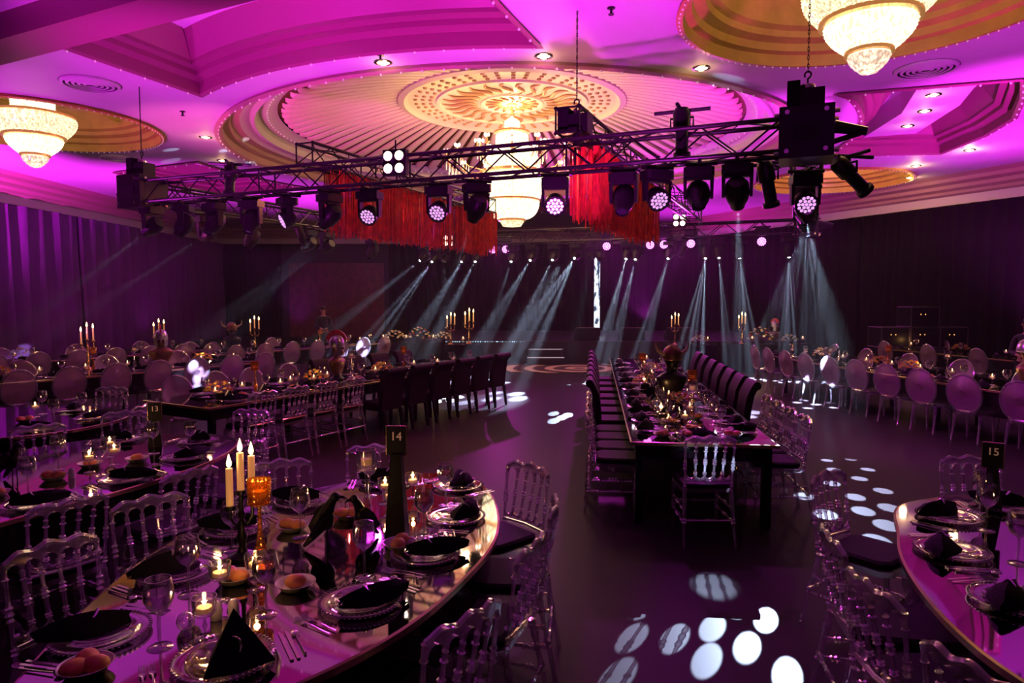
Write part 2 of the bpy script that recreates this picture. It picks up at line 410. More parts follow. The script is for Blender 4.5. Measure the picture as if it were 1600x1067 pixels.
bl = ['black drape in the far corner beside the wood panelling', None, 'black drape behind the steaming beams just past the wood panelling', 'black drape straight behind the stage centre', 'black drape behind the lit vertical screen']
for i in range(5):
    if i == 1: continue
    o = drape((bx[i], 34.75), (bx[i+1]-.03, 34.75), 4.69, 10, M_CURT, seed=20+i); tag(o, bl[i].replace('steaming ', ''), 'curtain', 'black drapes along the end wall')
ra, rb_ = Vector((7.2, 34.6)), Vector((19.9, 4.0))
for i in range(8):
    p = ra + (rb_-ra)*(i/8); q = ra + (rb_-ra)*((i+.992)/8)
    n_ = Vector((-.917, -.39))*.12
    o = drape(p+n_, q+n_, 4.69, 9, M_CURT, seed=40+i)
    tag(o, 'black drape on the slanted wall, %s counted from the stage corner' % ['first','second','third','fourth','fifth','sixth','seventh','eighth'][i], 'curtain', 'black drapes along the slanted wall')
# wood doors in the end wall
dr = empty('door_1', (-8.9, 34.78, 0)); dr['kind'] = 'structure'
MB().box(-2.4, 2.4, -.06, .1, 0, 3.75).build('door_frame', M_WOODW, dr, False)
for k in (-1, 1):
    b = MB().box(min(.05*k, 1.55*k), max(.05*k, 1.55*k), -.12, -.06, .02, 3.4)
    for (z0, z1) in ((.3, 1.5), (1.7, 3.2)): b.box(min(.3*k, 1.3*k), max(.3*k, 1.3*k), -.16, -.12, z0, z1)
    b.build('door_leaf', M_WOODW, dr, False)

# ---------------------------------------------------------------- chandeliers
def crystal(name, s, col=(1.0, .74, .40), sc=70, lo=.25):
    m = bpy.data.materials.new(name); m.use_nodes = True; nt = m.node_tree; N = nt.nodes; K = nt.links
    N.remove(N['Principled BSDF']); tc = N.new('ShaderNodeTexCoord'); vo = N.new('ShaderNodeTexVoronoi'); vo.inputs['Scale'].default_value = sc
    mp = N.new('ShaderNodeMapping'); mp.inputs['Scale'].default_value = (1, 1, .45); K.new(tc.outputs['Object'], mp.inputs[0]); K.new(mp.outputs[0], vo.inputs['Vector'])
    mr = N.new('ShaderNodeMapRange'); K.new(vo.outputs['Distance'], mr.inputs[0]); mr.inputs[1].default_value = 0; mr.inputs[2].default_value = .75
    mr.inputs[3].default_value = s*1.25; mr.inputs[4].default_value = s*lo
    e = N.new('ShaderNodeEmission'); e.inputs[0].default_value = (*col, 1); K.new(mr.outputs[0], e.inputs[1])
    g = N.new('ShaderNodeBsdfGlossy'); g.inputs['Roughness'].default_value = .15
    a = N.new('ShaderNodeAddShader'); g.inputs[0].default_value = (.25, .25, .25, 1); K.new(e.outputs[0], a.inputs[0]); K.new(g.outputs[0], a.inputs[1]); K.new(a.outputs[0], N['Material Output'].inputs[0])
    m.cycles.emission_sampling = 'NONE'; return m
M_CR = crystal('lit_crystal', 2.4, (1.0, .76, .42), 34, .35)
M_CRB = crystal('bright_crystal', 4.0, (1.0, .80, .46), 30, .35)
M_CRP = crystal('rosy_crystal', 2.0, (1.0, .66, .48), 30, .35)
M_GOLDR = mat('gilt_with_glow', (.80, .45, .22), .3, .8, emit=(1.0, .45, .15), es=.25)  # warm glow put into the gilding; the metal is no lamp
def ribbed(prof, n=64, amp=.02):
    b = MB(); vs = []; k = n
    for j, (r, z) in enumerate(prof):
        for i in range(k):
            q = r*(1 + (amp if i % 2 else -amp)); vs.append((q*cos(2*PI*i/k), q*sin(2*PI*i/k), z))
    return b.add(vs, [(j*k+i, j*k+(i+1) % k, (j+1)*k+(i+1) % k, (j+1)*k+i) for j in range(len(prof)-1) for i in range(k)])
def rows(r0, r1, z0, z1, n, bulge=0):
    """beaded strands hung in tiers: a stepped profile"""
    p = []
    for i in range(n):
        t0 = i/n; t1 = (i+.8)/n
        f = lambda t: r0 + (r1-r0)*t + bulge*sin(PI*t)
        p += [(f(t0), z0+(z1-z0)*t0), (f(t0)+.012, z0+(z1-z0)*(t0+.4/n)), (f(t1)-.004, z0+(z1-z0)*t1)]
    return p
def small_chandelier():
    o = empty('crystal_chandelier')
    ribbed([(.02, -1.66)] + rows(.10, .235, -1.64, -1.44, 4, .03), 40).build('bottom_drop', M_CRP, o)
    MB().lathe([(.23,-1.44),(.27,-1.43),(.27,-1.39),(.23,-1.38)], 40).build('lower_ring', M_GOLDR, o)
    ribbed([(.20, -1.42)] + rows(.29, .50, -1.38, -1.08, 7, .05), 56).build('lower_bowl', M_CRB, o)
    MB().lathe([(.50,-1.08),(.56,-1.07),(.56,-1.02),(.50,-1.0)], 56).build('middle_ring', M_GOLDR, o)
    ribbed([(.5, -1.06)] + rows(.56, .74, -1.02, -.66, 9, .06) + [(.70, -.64)], 72).build('wide_bowl', M_CR, o)
    MB().lathe([(.72,-.66),(.745,-.65),(.745,-.61),(.66,-.60),(.36,-.58)], 72).build('upper_ring', M_GOLDR, o)
    ribbed(rows(.37, .37, -.60, -.30, 7), 48).build('upper_tier', M_CRB, o)
    MB().lathe([(.37,-.30),(.40,-.29),(.40,-.25),(.22,-.24)], 48).build('top_ring', M_GOLDR, o)
    ribbed(rows(.22, .22, -.24, .02, 6), 36).build('top_tier', M_CRB, o)
    MB().lathe([(.22,.02),(.10,.06),(.02,.08),(.02,.20),(.12,.22),(.12,.25)], 20).build('hanging_rod', M_GOLDR, o)
    return o
P_SCH = Proto(small_chandelier)
ch_lab = ['bright tiered crystal chandelier in the gilded dome close overhead, partly out of view', 'tiered crystal chandelier in the gilded dome over the plum drapes', 'crystal chandelier hidden high in the round dome by the slanted wall', 'crystal chandelier in the far round dome over the stage']
for i, (x, y, r) in enumerate(CIRC[:2]):
    P_SCH.put((x, y, 6.30), 0, ch_lab[i], 'chandelier', 'tiered chandeliers in the small domes')
for i, (x, y, r) in enumerate(CIRC):
    point('chandelier_glow', (x, y, 6.0), [190, 120, 70, 50][i], WARM, .3)
    point('chandelier_glow_low', (x, y, 4.45), [16, 14, 6, 6][i], WARM, .3)
def great_chandelier():
    o = empty('great_chandelier')
    ribbed([(.02, -2.98)] + rows(.22, .30, -2.96, -2.84, 3), 40).build('bottom_drop', M_CR, o)
    MB().lathe([(.28,-2.84),(.34,-2.83),(.34,-2.78),(.28,-2.77)], 40).build('lower_ring', M_GOLDR, o)
    ribbed([(.3, -2.82)] + [(.34+.33*sin(PI/2*i/8), -2.78+.42*(1-cos(PI/2*i/8))) for i in range(9)], 72).build('lower_bowl', M_CRB, o)
    MB().lathe([(.67,-2.36),(.70,-2.35),(.70,-2.31),(.67,-2.30)], 64).build('lower_band', M_GOLDR, o)
    ribbed(rows(.68, .74, -2.31, -1.7, 10, .03), 72).build('drum', M_CRB, o)
    MB().lathe([(.74,-1.70),(.80,-1.68),(.80,-1.62),(.6,-1.6)], 64).build('middle_band', M_GOLDR, o)
    ribbed(rows(.60, .50, -1.60, -1.05, 9, .08), 64).build('upper_drum', M_CRB, o)
    ribbed(rows(.40, .38, -1.0, -.72, 6), 48).build('upper_tier', M_CRB, o)
    MB().lathe([(.38,-.72),(.44,-.70),(.44,-.66),(.2,-.64)], 48).build('top_ring', M_GOLDR, o)
    ribbed(rows(.18, .18, -.64, -.40, 5), 32).build('top_tier', M_CRB, o)
    MB().lathe([(.18,-.40),(.05,-.34),(.022,-.3),(.022,-.06),(.10,-.05),(.17,.03),(.19,.07),(.10,.08)], 24).build('hanging_rod', M_GOLDR, o)
    for n, r, z, dz in ((8, .85, -1.02, .0), (14, 1.62, -1.35, 0)):
        for k in range(n):
            a = 2*PI*(k+.5*(n == 14))/n; M = Matrix.Rotation(a, 4, 'Z')
            ar = MB().tube([M @ Vector(p) for p in ((.4,0,z-.15),(r*.5,0,z-.34),(r*.8,0,z-.30),(r,0,z-.06))], .014, 6)
            ar.lathe([(.015,-.06),(.06,-.04),(.075,.0),(.03,.0),(.018,.10),(.012,.10)], 10, M @ Matrix.Translation((r, 0, z)))
            arm = ar.build('candle_arm', M_GOLDR, o)
            bb = MB()
            for q in range(3):
                bb.ball(M @ Vector((r + .05*cos(q*2.1), .05*sin(q*2.1), z+.15)), .026, 8, 6, sz=1.7)
            bb.build('bulb', M_HOT, arm)
            dd = MB()
            for q in range(5): dd.tube([M @ Vector((r-.08*q, .02*(q % 2), z-.08-.05*q)), M @ Vector((r-.08*q, .02*(q % 2), z-.30-.05*q))], [.006, .014], 5)
            dd.build('crystal_drop', M_CR, arm)
    return o
gc = great_chandelier(); gc.location = (DX, DY, 6.72)
tag(gc, 'huge crystal chandelier with candle arms under the centre of the great dome', 'chandelier')
point('chandelier_glow', (DX, DY, 6.45), 130, WARM, .25)
for k in range(5):
    a = 2*PI*k/5+.3; point('chandelier_arm_glow', (DX+1.75*cos(a), DY+1.75*sin(a), 5.62), 62, WARM, .15)

# ---------------------------------------------------------------- ceiling fittings
def downlight():
    o = empty('recessed_downlight')
    MB().lathe([(.09,.0),(.10,-.018),(.135,-.012),(.14,.0)], 24).build('trim_ring', M_SILV, o)
    MB().lathe([(.0001,-.006),(.092,-.006)], 24).build('lit_disc', M_HOT, o)
    return o
P_DL = Proto(downlight)
DLS = [((-4.01,8.95),6.19,'in the raised magenta panel nearest the camera'), ((-1.92,10.42),ZC,'between the big coffer and the great dome, toward the drapes side'), ((.46,10.15),ZC,'directly before the near rim of the great dome'),
       ((2.89,10.67),ZC,'just before the dome rim beneath the close chandelier'), ((-6.69,15.16),ZC,'between the side chandelier dome and the great dome'), ((-7.4,17.7),ZC,'beside the far drapes-side coffer, nearer the great dome'),
       ((-8.6,19.9),6.19,'inside the far drapes-side coffer'), ((7.8,12.9),5.75,'first of three in a row inside the curved coffer'), ((8.3,14.0),5.75,'middle of three in a row inside the curved coffer'),
       ((8.65,15.2),5.75,'farthest of three in a row inside the curved coffer'), ((10.86,16.46),ZC,'near the cornice outside the curved coffer'), ((10.73,18.4),ZC,'before the round dome by the slanted wall'), ((11.6,20.2),ZC,'against the cornice by the slanted wall'),
       ((-7.3,23.2),ZC,'behind the left-hand truss corner'.replace('left-hand ', 'far '),), ((-6.1,28.0),ZC,'over the wood panelled doors'), ((-11.0,24.5),ZC,'over the far end of the plum drapes'),
       ((5.0,26.5),ZC,'over the back of the stage near the lit screen')]
for (x, y), z, s in DLS:
    P_DL.put((x, y, z), 0, 'small round downlight ' + s, 'downlight', 'recessed ceiling downlights')
    point('downlight_glow', (x, y, z-.16), 12.0 if x > 10 else 3.0, WARM, .08)
def vent():
    o = empty('ceiling_vent')
    b = MB()
    for r in (.44, .36, .28, .20, .12): b.lathe([(r,.0),(r-.01,-.03),(r-.05,-.045),(r-.055,-.03),(r-.03,.0)], 36)
    b.build('louvre_rings', M_CEIL, o); MB().lathe([(.0001,-.004),(.45,-.004)], 36).build('dark_throat', M_BLACKM, o); return o
P_V = Proto(vent)
for (x, y, s) in [(-6.9,11.42,'between the side chandelier and the coffer nearest the camera'), (-9.87,17.4,'behind the side chandelier dome'), (6.34,10.7,'behind the close overhead chandelier'), (8.3,18.1,'between the curved coffer and the far round dome')]:
    P_V.put((x, y, ZC), 0, 'round louvred air vent ' + s, 'vent', 'round ceiling vents')
def sprinkler():
    o = empty('sprinkler'); MB().lathe([(.05,0),(.05,-.01),(.015,-.015),(.015,-.07),(.035,-.075),(.035,-.085),(.001,-.085)], 12).build('sprinkler_head', M_BLACKM, o); return o
P_SP = Proto(sprinkler)
for (x, y, s) in [(1.2, 8.5, 'in the magenta ceiling near the top edge'), (-6.2, 13.1, 'between the side vent and the great dome'), (8.0, 10.4, 'beyond the vent by the close chandelier'), (-8.9, 20.9-4.6, 'near the side dome rim'), (-1.9, 9.9+.2, 'beside the dome rim downlight')]:
    P_SP.put((x, y, ZC), 0, 'tiny dark sprinkler head ' + s, 'sprinkler', 'ceiling sprinklers')

# ---------------------------------------------------------------- lighting rig
TL, TR = Vector((-6.2, 11.6, 3.75)), Vector((3.2, 7.55, 3.75)); V = (TR-TL).normalized(); U = Vector((-V.y, V.x, 0)); TLEN = (TR-TL).length
TBL, TBR = TL + U*TLEN, TR + U*TLEN
def truss(a, b_, label, h=.17, bay=.42, roll=0):
    a = Vector(a); b_ = Vector(b_); d = b_-a; L = d.length; d.normalize()
    o = empty('lighting_truss', a, math.atan2(d.y, d.x), label, 'truss', 'square box trusses of the lighting rig')
    for sy in (-1, 1):
        for sz in (-1, 1): MB().tube([(0, sy*h, sz*h), (L, sy*h, sz*h)], .026, 8).build('chord', M_TRUSS, o)
    b = MB(); n = max(2, round(L/bay))
    for i in range(n):
        x0, x1 = L*i/n, L*(i+1)/n; s = 1 if i % 2 else -1
        for q in (-1, 1):
            b.tube([(x0, q*h, s*h), (x1, q*h, -s*h)], .011, 5, False); b.tube([(x0, s*h, q*h), (x1, -s*h, q*h)], .011, 5, False)
    for x in [L*k/4 for k in range(5)]:
        for q in (-1, 1): b.tube([(x, q*h, -h), (x, q*h, h)], .013, 5, False); b.tube([(x, -h, q*h), (x, h, q*h)], .013, 5, False)
    b.build('bracing', M_TRUSS, o); return o
g_ = .26
truss(TL+V*g_, TR-V*g_, 'long black box truss running across the hall nearest the camera')
truss(TBL+V*g_, TBR-V*g_, 'black box truss at the back of the rig before the stage')
truss(TL+U*g_, TBL-U*g_, 'black box truss receding from the far hoisted corner by the drapes')
truss(TR+U*g_, TBR-U*g_, 'black box truss receding end-on behind the big near corner block')
E1, E2 = Vector((-3.1, 10.35, 4.15)), Vector((.67, 8.42, 4.15))
truss(E1, E1+U*6.5, 'upper cross truss carrying the longer red fringe', .15)
truss(E2, E2+U*(TLEN+.2), 'upper cross truss carrying the red fringe near the big corner block', .15)
def corner_block():
    o = empty('truss_corner'); s = .27
    b = MB().box(-s, s, -s, s, -s, s); b.build('sleeve_block', M_TRUSS, o, False)
    b = MB()
    for x in (-1, 1):
        for z in (-1, 1):
            for q in (-1, 1):
                b.tube([(x*s*.7, q*s, z*s*.75), (x*s*.7, q*(s+.05), z*s*.75)], .025, 8); b.tube([(q*s, x*s*.7, z*s*.75), (q*(s+.05), x*s*.7, z*s*.75)], .025, 8)
    b.build('bolts', M_SILV, o)
    for q in (-1, 1): MB().box(-.13, .13, q*s-.012, q*s+.012, -.08, .08).build('plate', M_BLACKP, o, False)
    b = MB().tube([(s, 0, .08), (s+.32, 0, .0)], [.07, .045], 8).tube([(s, 0, -.08), (s+.3, 0, -.0)], .03, 8); b.build('outrigger', M_TRUSS, o)
    return o
P_CB = Proto(corner_block); az = math.atan2(V.y, V.x)
P_CB.put(TR, az, 'big black corner block of the rig hanging closest to the camera', 'truss corner', 'rig corner blocks')
P_CB.put(TL, az+PI, 'black corner block of the rig by the plum drapes', 'truss corner', 'rig corner blocks')
P_CB.put(TBL, az+PI/2, 'black corner block at the back of the rig behind the fringes', 'truss corner', 'rig corner blocks')
P_CB.put(TBR, az, 'black corner block at the back of the rig by the stage', 'truss corner', 'rig corner blocks')
def hoist():
    o = empty('chain_hoist')
    MB().box(-.24, .24, -.16, .16, .30, .62).build('motor_body', M_BLACKP, o, False)
    MB().box(-.28, -.10, -.19, .19, .34, .74).build('chain_bag', M_BLACKF, o, False)
    MB().lathe([(.0001,.70),(.10,.70),(.11,.66),(.10,.62),(.02,.62)], 16).build('cap_plate', M_SILV, o)
    h = MB().tube([(.0,0,.70),(0,0,.80)], .014, 6)
    h.tube([(.045*cos(t), 0, .85+.05*sin(t)) for t in [(-PI/2)+2*PI*i/12*.85 for i in range(13)]], .014, 6)
    h.build('hook', M_BLACKM, o)
    c = MB()
    for k in range(24): c.tube([(.012*cos(t) if k % 2 else 0, 0 if k % 2 else .012*cos(t), .92+k*.062+.04*sin(t)) for t in [2*PI*i/8 for i in range(9)]], .006, 5, False)
    c.build('chain', M_BLACKM, o)
    MB().box(-.05, .05, -.05, .05, .10, .30).build('beam_clamp', M_BLACKM, o, False)
    return o
P_H = Proto(hoist)
for p, s in ((TR, 'over the big corner block closest to the camera'), (TL, 'over the corner block by the plum drapes'), (TL+V*7.62, 'halfway along the nearest truss beside the red fringe'), (TBL, 'over the back corner behind the fringes'), (TBR, 'over the back corner by the stage')):
    P_H.put(p+Vector((0, 0, .04)), az, 'black chain hoist with hook ' + s, 'chain hoist', 'chain hoists lifting the rig', .72)

def aim_head(parts_parent, d):
    pass
def moving_head(lens_mat, led=False):
    """clamp, base box, forked yoke, tilting head; returns builder of (pan, tilt) variants"""
    def make(tilt):
        o = empty('led_wash_light' if led else 'moving_head_light')
        MB().tube([(-.21,0,.0),(.21,0,.0)], .022, 8).tube([(0,-.21,.0),(0,.21,.0)], .022, 8).box(-.14, .14, -.03, .03, -.06, -.015).build('clamp', M_BLACKM, o)
        MB().prism([(-.17,-.10),(-.14,-.13),(.14,-.13),(.17,-.10),(.17,.10),(.14,.13),(-.14,.13),(-.17,.10)], -.15, -.05).build('base', M_BLACKP, o, False)
        y = MB().box(-.15, .15, -.05, .05, -.18, -.15)
        for s in (-1, 1): y.add([(s*.13,-.05,-.16),(s*.17,-.05,-.16),(s*.17,.05,-.16),(s*.13,.05,-.16),(s*.135,-.04,-.40),(s*.165,-.04,-.40),(s*.165,.04,-.40),(s*.135,.04,-.40)], [(0,1,2,3),(4,7,6,5),(0,4,5,1),(1,5,6,2),(2,6,7,3),(3,7,4,0)])
        y.build('yoke', M_BLACKP, o, False)
        M = Matrix.Translation((0, 0, -.36)) @ Matrix.Rotation(tilt, 4, 'X')
        if led:
            MB().lathe([(.0001,.13),(.08,.12),(.125,.05),(.13,-.03),(.135,-.09),(.118,-.095),(.115,-.08)], 24, M).build('head', M_BLACKP, o)
            l = MB().lathe([(.0001,-.078),(.116,-.078)], 24, M).build('lens_plate', M_BLACKP, o)
            b = MB()
            for r, n in ((0, 1), (.045, 6), (.088, 12)):
                for k in range(n): b.ball((r*cos(2*PI*k/n), r*sin(2*PI*k/n), -.08), .021, 8, 4, M, .5)
            b.build('led_cluster', lens_mat, o)
        else:
            MB().lathe([(.0001,.19),(.09,.185),(.13,.12),(.135,.0),(.12,-.08),(.085,-.16),(.08,-.20),(.065,-.205),(.06,-.18)], 24, M).build('head', M_BLACKP, o)
            MB().lathe([(.0001,-.182),(.035,-.186),(.061,-.182)], 20, M).build('lens', M_LENS, o)
            if lens_mat: MB().lathe([(.0001,-.192),(.03,-.190),(.034,-.183)], 16, M).build('bright_lens', lens_mat, o)
        return o
    return make
def head_at(p, target, label, lens, led=False, z=3.54):
    p = Vector((p.x, p.y, z)); d = Vector(target)-(p+Vector((0,0,-.36)))
    tilt = math.atan2(math.hypot(d.x, d.y), -d.z); o = moving_head(lens, led)(tilt)
    # head axis -z tilted about x swings toward +y ; turn it to the target
    o.location = p; o.rotation_euler[2] = math.atan2(d.y, d.x) - PI/2
    tag(o, label, 'stage light', 'led wash lights on the rig' if led else 'moving head lights on the rig')
    return p + Vector((0,0,-.36)) + d.normalized()*.22
def F(s): return TL + V*s
def B(s): return TBL + V*s
def Lf(s): return TL + U*s
def Rt(s): return TR + U*s
def rays(n, spread, r, seed):
    q = random.Random(seed); return [(spread*cos(2*PI*i/n + q.uniform(-.3,.3))*q.uniform(.75,1), spread*sin(2*PI*i/n + q.uniform(-.3,.3))*q.uniform(.75,1), r*q.uniform(.8,1.15)) for i in range(n)] + [(0,0,r)]
BEAMS = [  # place, target on the floor, power, fan width, number of rays, label
 (F(.2), (-11.5, 13.8, .2), .4, .05, 2, 'nearest truss, at its drapes-side end under the corner block'),
 (Lf(1.31), (-14.4, 19.6, .2), .3, .05, 2, 'receding drapes-side truss, close to its corner'),
 (Lf(4.78), (-10.2, 19.5, 0), .6, .05, 3, 'receding drapes-side truss, before the longer fringe'),
 (Lf(4.14), (-9.6, 18.2, 0), .4, .04, 2, 'receding drapes-side truss, low beside the longer fringe'),
 (Lf(9.2), (-6.1, 17.4, 0), 1.2, .05, 3, 'receding drapes-side truss, at its far end'),
 (Lf(9.8), (-4.2, 17.0, 0), 1.2, .07, 4, 'back corner of the rig'),
 (B(.75), (-3.0, 16.6, 0), 1.3, .05, 3, 'back truss, first from the fringe side'),
 (B(1.20), (-2.4, 16.5, 0), 1.2, .05, 3, 'back truss, second from the fringe side'),
 (B(2.36), (-1.0, 17.2, 0), .5, .04, 2, 'back truss, third from the fringe side'),
 (B(2.98), (-1.3, 16.0, 0), 1.5, .05, 3, 'back truss, fourth from the fringe side'),
 (B(3.65), (-.4, 16.0, 0), 1.1, .05, 3, 'back truss, fifth from the fringe side'),
 (B(4.3), (-.4, 13.4, 0), 1.5, .08, 5, 'back truss, middle, lighting the pale pool on the floor'),
 (B(5.76), (1.9, 16.0, 0), 2.6, .05, 3, 'back truss, just past the lit screen'),
 (B(6.02), (2.3, 16.6, 0), 2.0, .05, 3, 'back truss, second past the lit screen'),
 (B(6.91), (2.9, 16.4, 0), 1.6, .07, 4, 'back truss, under the brightest magenta lamp'),
 (B(7.85), (4.3, 16.4, 0), 3.0, .12, 6, 'back truss, fifth from the corner by the stage'),
 (B(8.16), (5.1, 16.0, 0), 1.6, .05, 3, 'back truss, fourth from the corner by the stage'),
 (F(9.53), (3.95, 11.6, 0), 1.6, .05, 4, 'nearest truss, large one beside the big corner block'),
 (B(8.66), (5.9, 16.6, 0), 2.4, .12, 5, 'back truss, third from the corner by the stage'),
 (Rt(3.0), (5.7, 12.7, 0), 1.5, .12, 5, 'receding truss behind the big corner block, upper one'),
 (B(9.85), (6.6, 16.2, 0), 2.6, .10, 5, 'back truss, closest to the corner by the stage'),
 (F(6.24), (-1.9, 12.4, 0), .35, .05, 3, 'nearest truss, beside the great chandelier'),
 (F(3.85), (-6.2, 12.4, 0), .4, .05, 3, 'nearest truss, before the longer red fringe'),
]
PB = 52000
for i, (p, t, pw, sp, n, lab) in enumerate(BEAMS):
    src = head_at(p, t, 'lit moving head light on the ' + lab, M_WHITE)
    ax = (Vector(t)-src).normalized(); e1 = ax.orthogonal().normalized(); e2 = ax.cross(e1)
    for dx, dy, r in rays(n, sp, .022, i):
        spot('beam_lamp', src, src+ax+e1*dx+e2*dy, PB*pw, COOL, math.degrees(2*math.atan(r*1.3)), .9, .01)
# other fixtures
for s, lab, tgt, lens in [(4.55, 'glowing pale purple before the longer red fringe', (-3.6, 5.0, 0), M_LED), (5.67, 'glowing pale purple before the small gap in the fringe', (-2.4, 4.6, 0), M_LED), (8.62, 'glowing pale purple before the second red fringe', (3.0, 3.5, 0), M_LED),
                          (7.34, 'blazing magenta beside the great chandelier', (.3, 4.5, .6), M_LEDB), (3.06, 'turned aside on the nearest truss, rim lit purple', (-7, 8, 1.0), M_LED)]:
    head_at(F(s), tgt, 'round led wash light ' + lab, lens, True)
head_at(Rt(.75), (2.9, 3.0, 0), 'round led wash light glowing under the big corner block', M_LED, True, 3.5)
for s, k in [(1.72,'left'), (2.14,''), (5.18,''), (6.38,''), (6.75,''), (7.45,''), (9.2,'')]:
    i = [1.72,2.14,5.18,6.38,6.75,7.45,9.2].index(s)
    head_at(B(s), tuple(B(s)*0 + Vector((B(s).x*.3, 4, 1.2))), 'magenta wash light on the back truss, %s counted from the fringe side' % ['first','second','third','fourth','fifth','sixth','seventh'][i], M_LEDB, True, 3.78)
for p, lab, t in [(F(.92), 'dark moving head on the nearest truss, second from its drapes-side end', (-7, 11, 0)), (F(1.59), 'dark moving head on the nearest truss, third from its drapes-side end', (-6, 9, 0)), (F(2.36), 'dark moving head on the nearest truss, fourth from its drapes-side end', (-4.4, 9, 0)),
                  (F(8.22), 'dark moving head hanging in front of the second red fringe', (.6, 6.2, 0)), (Rt(1.6), 'dark moving head beneath the receding truss by the big corner block', (4.4, 8, 0)),
                  (Lf(2.44), 'dark moving head on the receding drapes-side truss, second from its corner', (-6.6, 12.8, 0)), (Lf(6.6), 'dark moving head on the receding drapes-side truss behind the fringe', (-5, 16, 0)), (B(5.0), 'dark moving head on the back truss beside the lit screen', (2, 15, 0))]:
    head_at(p, t, lab, None)
def profile(tgt, lit):
    def make():
        o = empty('profile_spotlight')
        MB().tube([(0,0,.0),(0,0,-.10)], .02, 8).tube([(-.32,0,.0),(.32,0,.0)], .022, 8).tube([(0,-.32,.0),(0,.32,.0)], .022, 8).build('clamp', M_BLACKM, o)
        M = Matrix.Translation((0, 0, -.2)) @ Matrix.Rotation(tgt, 4, 'X')
        MB().lathe([(.0001,.24),(.07,.235),(.10,.18),(.10,.0),(.075,-.02),(.075,-.26),(.10,-.27),(.10,-.32),(.07,-.32)], 20, M).build('barrel', M_BLACKM, o)
        MB().tube([(-.13,0,-.2),(-.13,0,-.08),(.13,0,-.08),(.13,0,-.2)], .014, 6).build('bracket', M_BLACKM, o)
        MB().lathe([(.0001,-.30),(.07,-.295)], 18, M).build('lens', M_HOT if lit else M_LENS, o)
        return o
    return make
for p, z, rz, tilt, lit, lab in [(F(1.95), 4.08, az+.6, -.35, False, 'black profile spotlight strapped at a slant on the drapes-side part of the nearest truss'), (F(8.9), 4.16, az, .12, False, 'black profile spotlight standing on the nearest truss past the second fringe'),
                              (Rt(.75)+V*.46, 3.64, az+2.2, -.9, True, 'profile spotlight with a warm lit nose on the outer side of the corner'), (Rt(.62)-V*.42, 3.6, az-.4, .4, True, 'profile spotlight with a lit nose on the inner side of the corner'),
                              (B(7.3), 3.56, 1.0, .5, True, 'profile spotlight with a lit nose on the back truss near the stage corner'), (Lf(3.9), 3.56, az, .5, True, 'tilted profile spotlight low on the receding drapes-side truss')]:
    o = profile(tilt, lit)(); o.location = (p.x, p.y, z); o.rotation_euler[2] = rz; tag(o, lab, 'spotlight', 'profile spotlights on the rig')
def blinder():
    o = empty('blinder_light'); MB().box(-.17, .17, -.05, .05, -.17, .17).build('housing', M_BLACKP, o, False)
    for x in (-1, 1):
        for z in (-1, 1):
            M = Matrix.Translation((x*.083, -.05, z*.083)) @ Matrix.Rotation(PI/2, 4, 'X')
            q = MB().lathe([(.075,.0),(.075,.02),(.062,.018),(.05,-.01)], 20, M).build('reflector', M_SILV, o)
            MB().lathe([(.0001,.012),(.05,.008),(.058,.0)], 20, M).build('lamp', M_HOT, q)
    MB().tube([(0,0,.17),(0,0,.3)], .012, 6).build('bracket', M_BLACKM, o)
    return o
P_BL = Proto(blinder)
P_BL.put(F(5.16)-U*.26+Vector((0,0,.06)), az+.1, 'square blinder with four bright round lamps on the nearest truss', 'blinder light', 'four-lamp blinders')
P_BL.put(B(.4)-U*.26+Vector((0,0,-.05)), az+.2, 'small four-lamp blinder on the back truss by the great chandelier', 'blinder light', 'four-lamp blinders')
P_BL.put(B(7.2)-U*.3+Vector((0,0,.25)), az+.1, 'four-lamp blinder glowing pink on the back truss near the stage corner', 'blinder light', 'four-lamp blinders')
# red fringe hangings
M_FR = mat('red_fringe', (.85, .07, .03), .4, var=(7, .35))
def fringe(p, L, label, seed, zt=4.0, zb=3.06):
    q = random.Random(seed); o = empty('fringe_hanging', p, math.atan2(U.y, U.x), label, 'fringe', 'red fringes under the cross trusses')
    MB().tube([(0,0,zt),(L,0,zt)], .025, 8).build('top_bar', M_TRUSS, o)
    for side in (-.16, .0, .16):
        b = MB(); n = int(L*34)
        for i in range(n):
            x = L*i/n + q.uniform(-.01, .01); w = q.uniform(.006, .012); zz = zb + q.uniform(-.10, .10); y = side+q.uniform(-.02, .02); tw = q.uniform(-.6, .6); dx = w*cos(tw); dy = w*sin(tw)
            k = q.uniform(-.015, .015)
            b.strip([[(x-dx,y-dy,zt),(x+dx,y+dy,zt)],[(x-dx+k,y-dy,(zt+zz)/2),(x+dx+k,y+dy,(zt+zz)/2)],[(x-dy+k,y+dx,zz),(x+dy+k,y-dx,zz)]])
            b.strip([[(x-dy,y+dx,zt),(x+dy,y-dx,zt)],[(x-dy,y+dx,zz),(x+dy,y-dx,zz)]])
        tag(b.build('tinsel_strands', M_FR, o, False), kind='stuff')
    return o
def flat(v): return Vector((v.x, v.y, 0))
fringe(flat(E1)+U*.62, 3.7, 'long red tinsel fringe hanging from the cross truss nearer the drapes', 1)
fringe(flat(E1)+U*4.8, 1.8, 'short red tinsel fringe farther along the same cross truss', 2)
fringe(flat(E2)+U*.62, 4.25, 'red tinsel fringe hanging just past the great chandelier', 3)
for p in (E1+U*2.0, E1+U*3.6, E2+U*1.4, E2+U*3.2):
    point('fringe_fill', (p.x-U.y*.55, p.y-.5, 3.7), 30, (1, .25, .2), .05)  # red fill points added to brighten the fringes, no fixture there

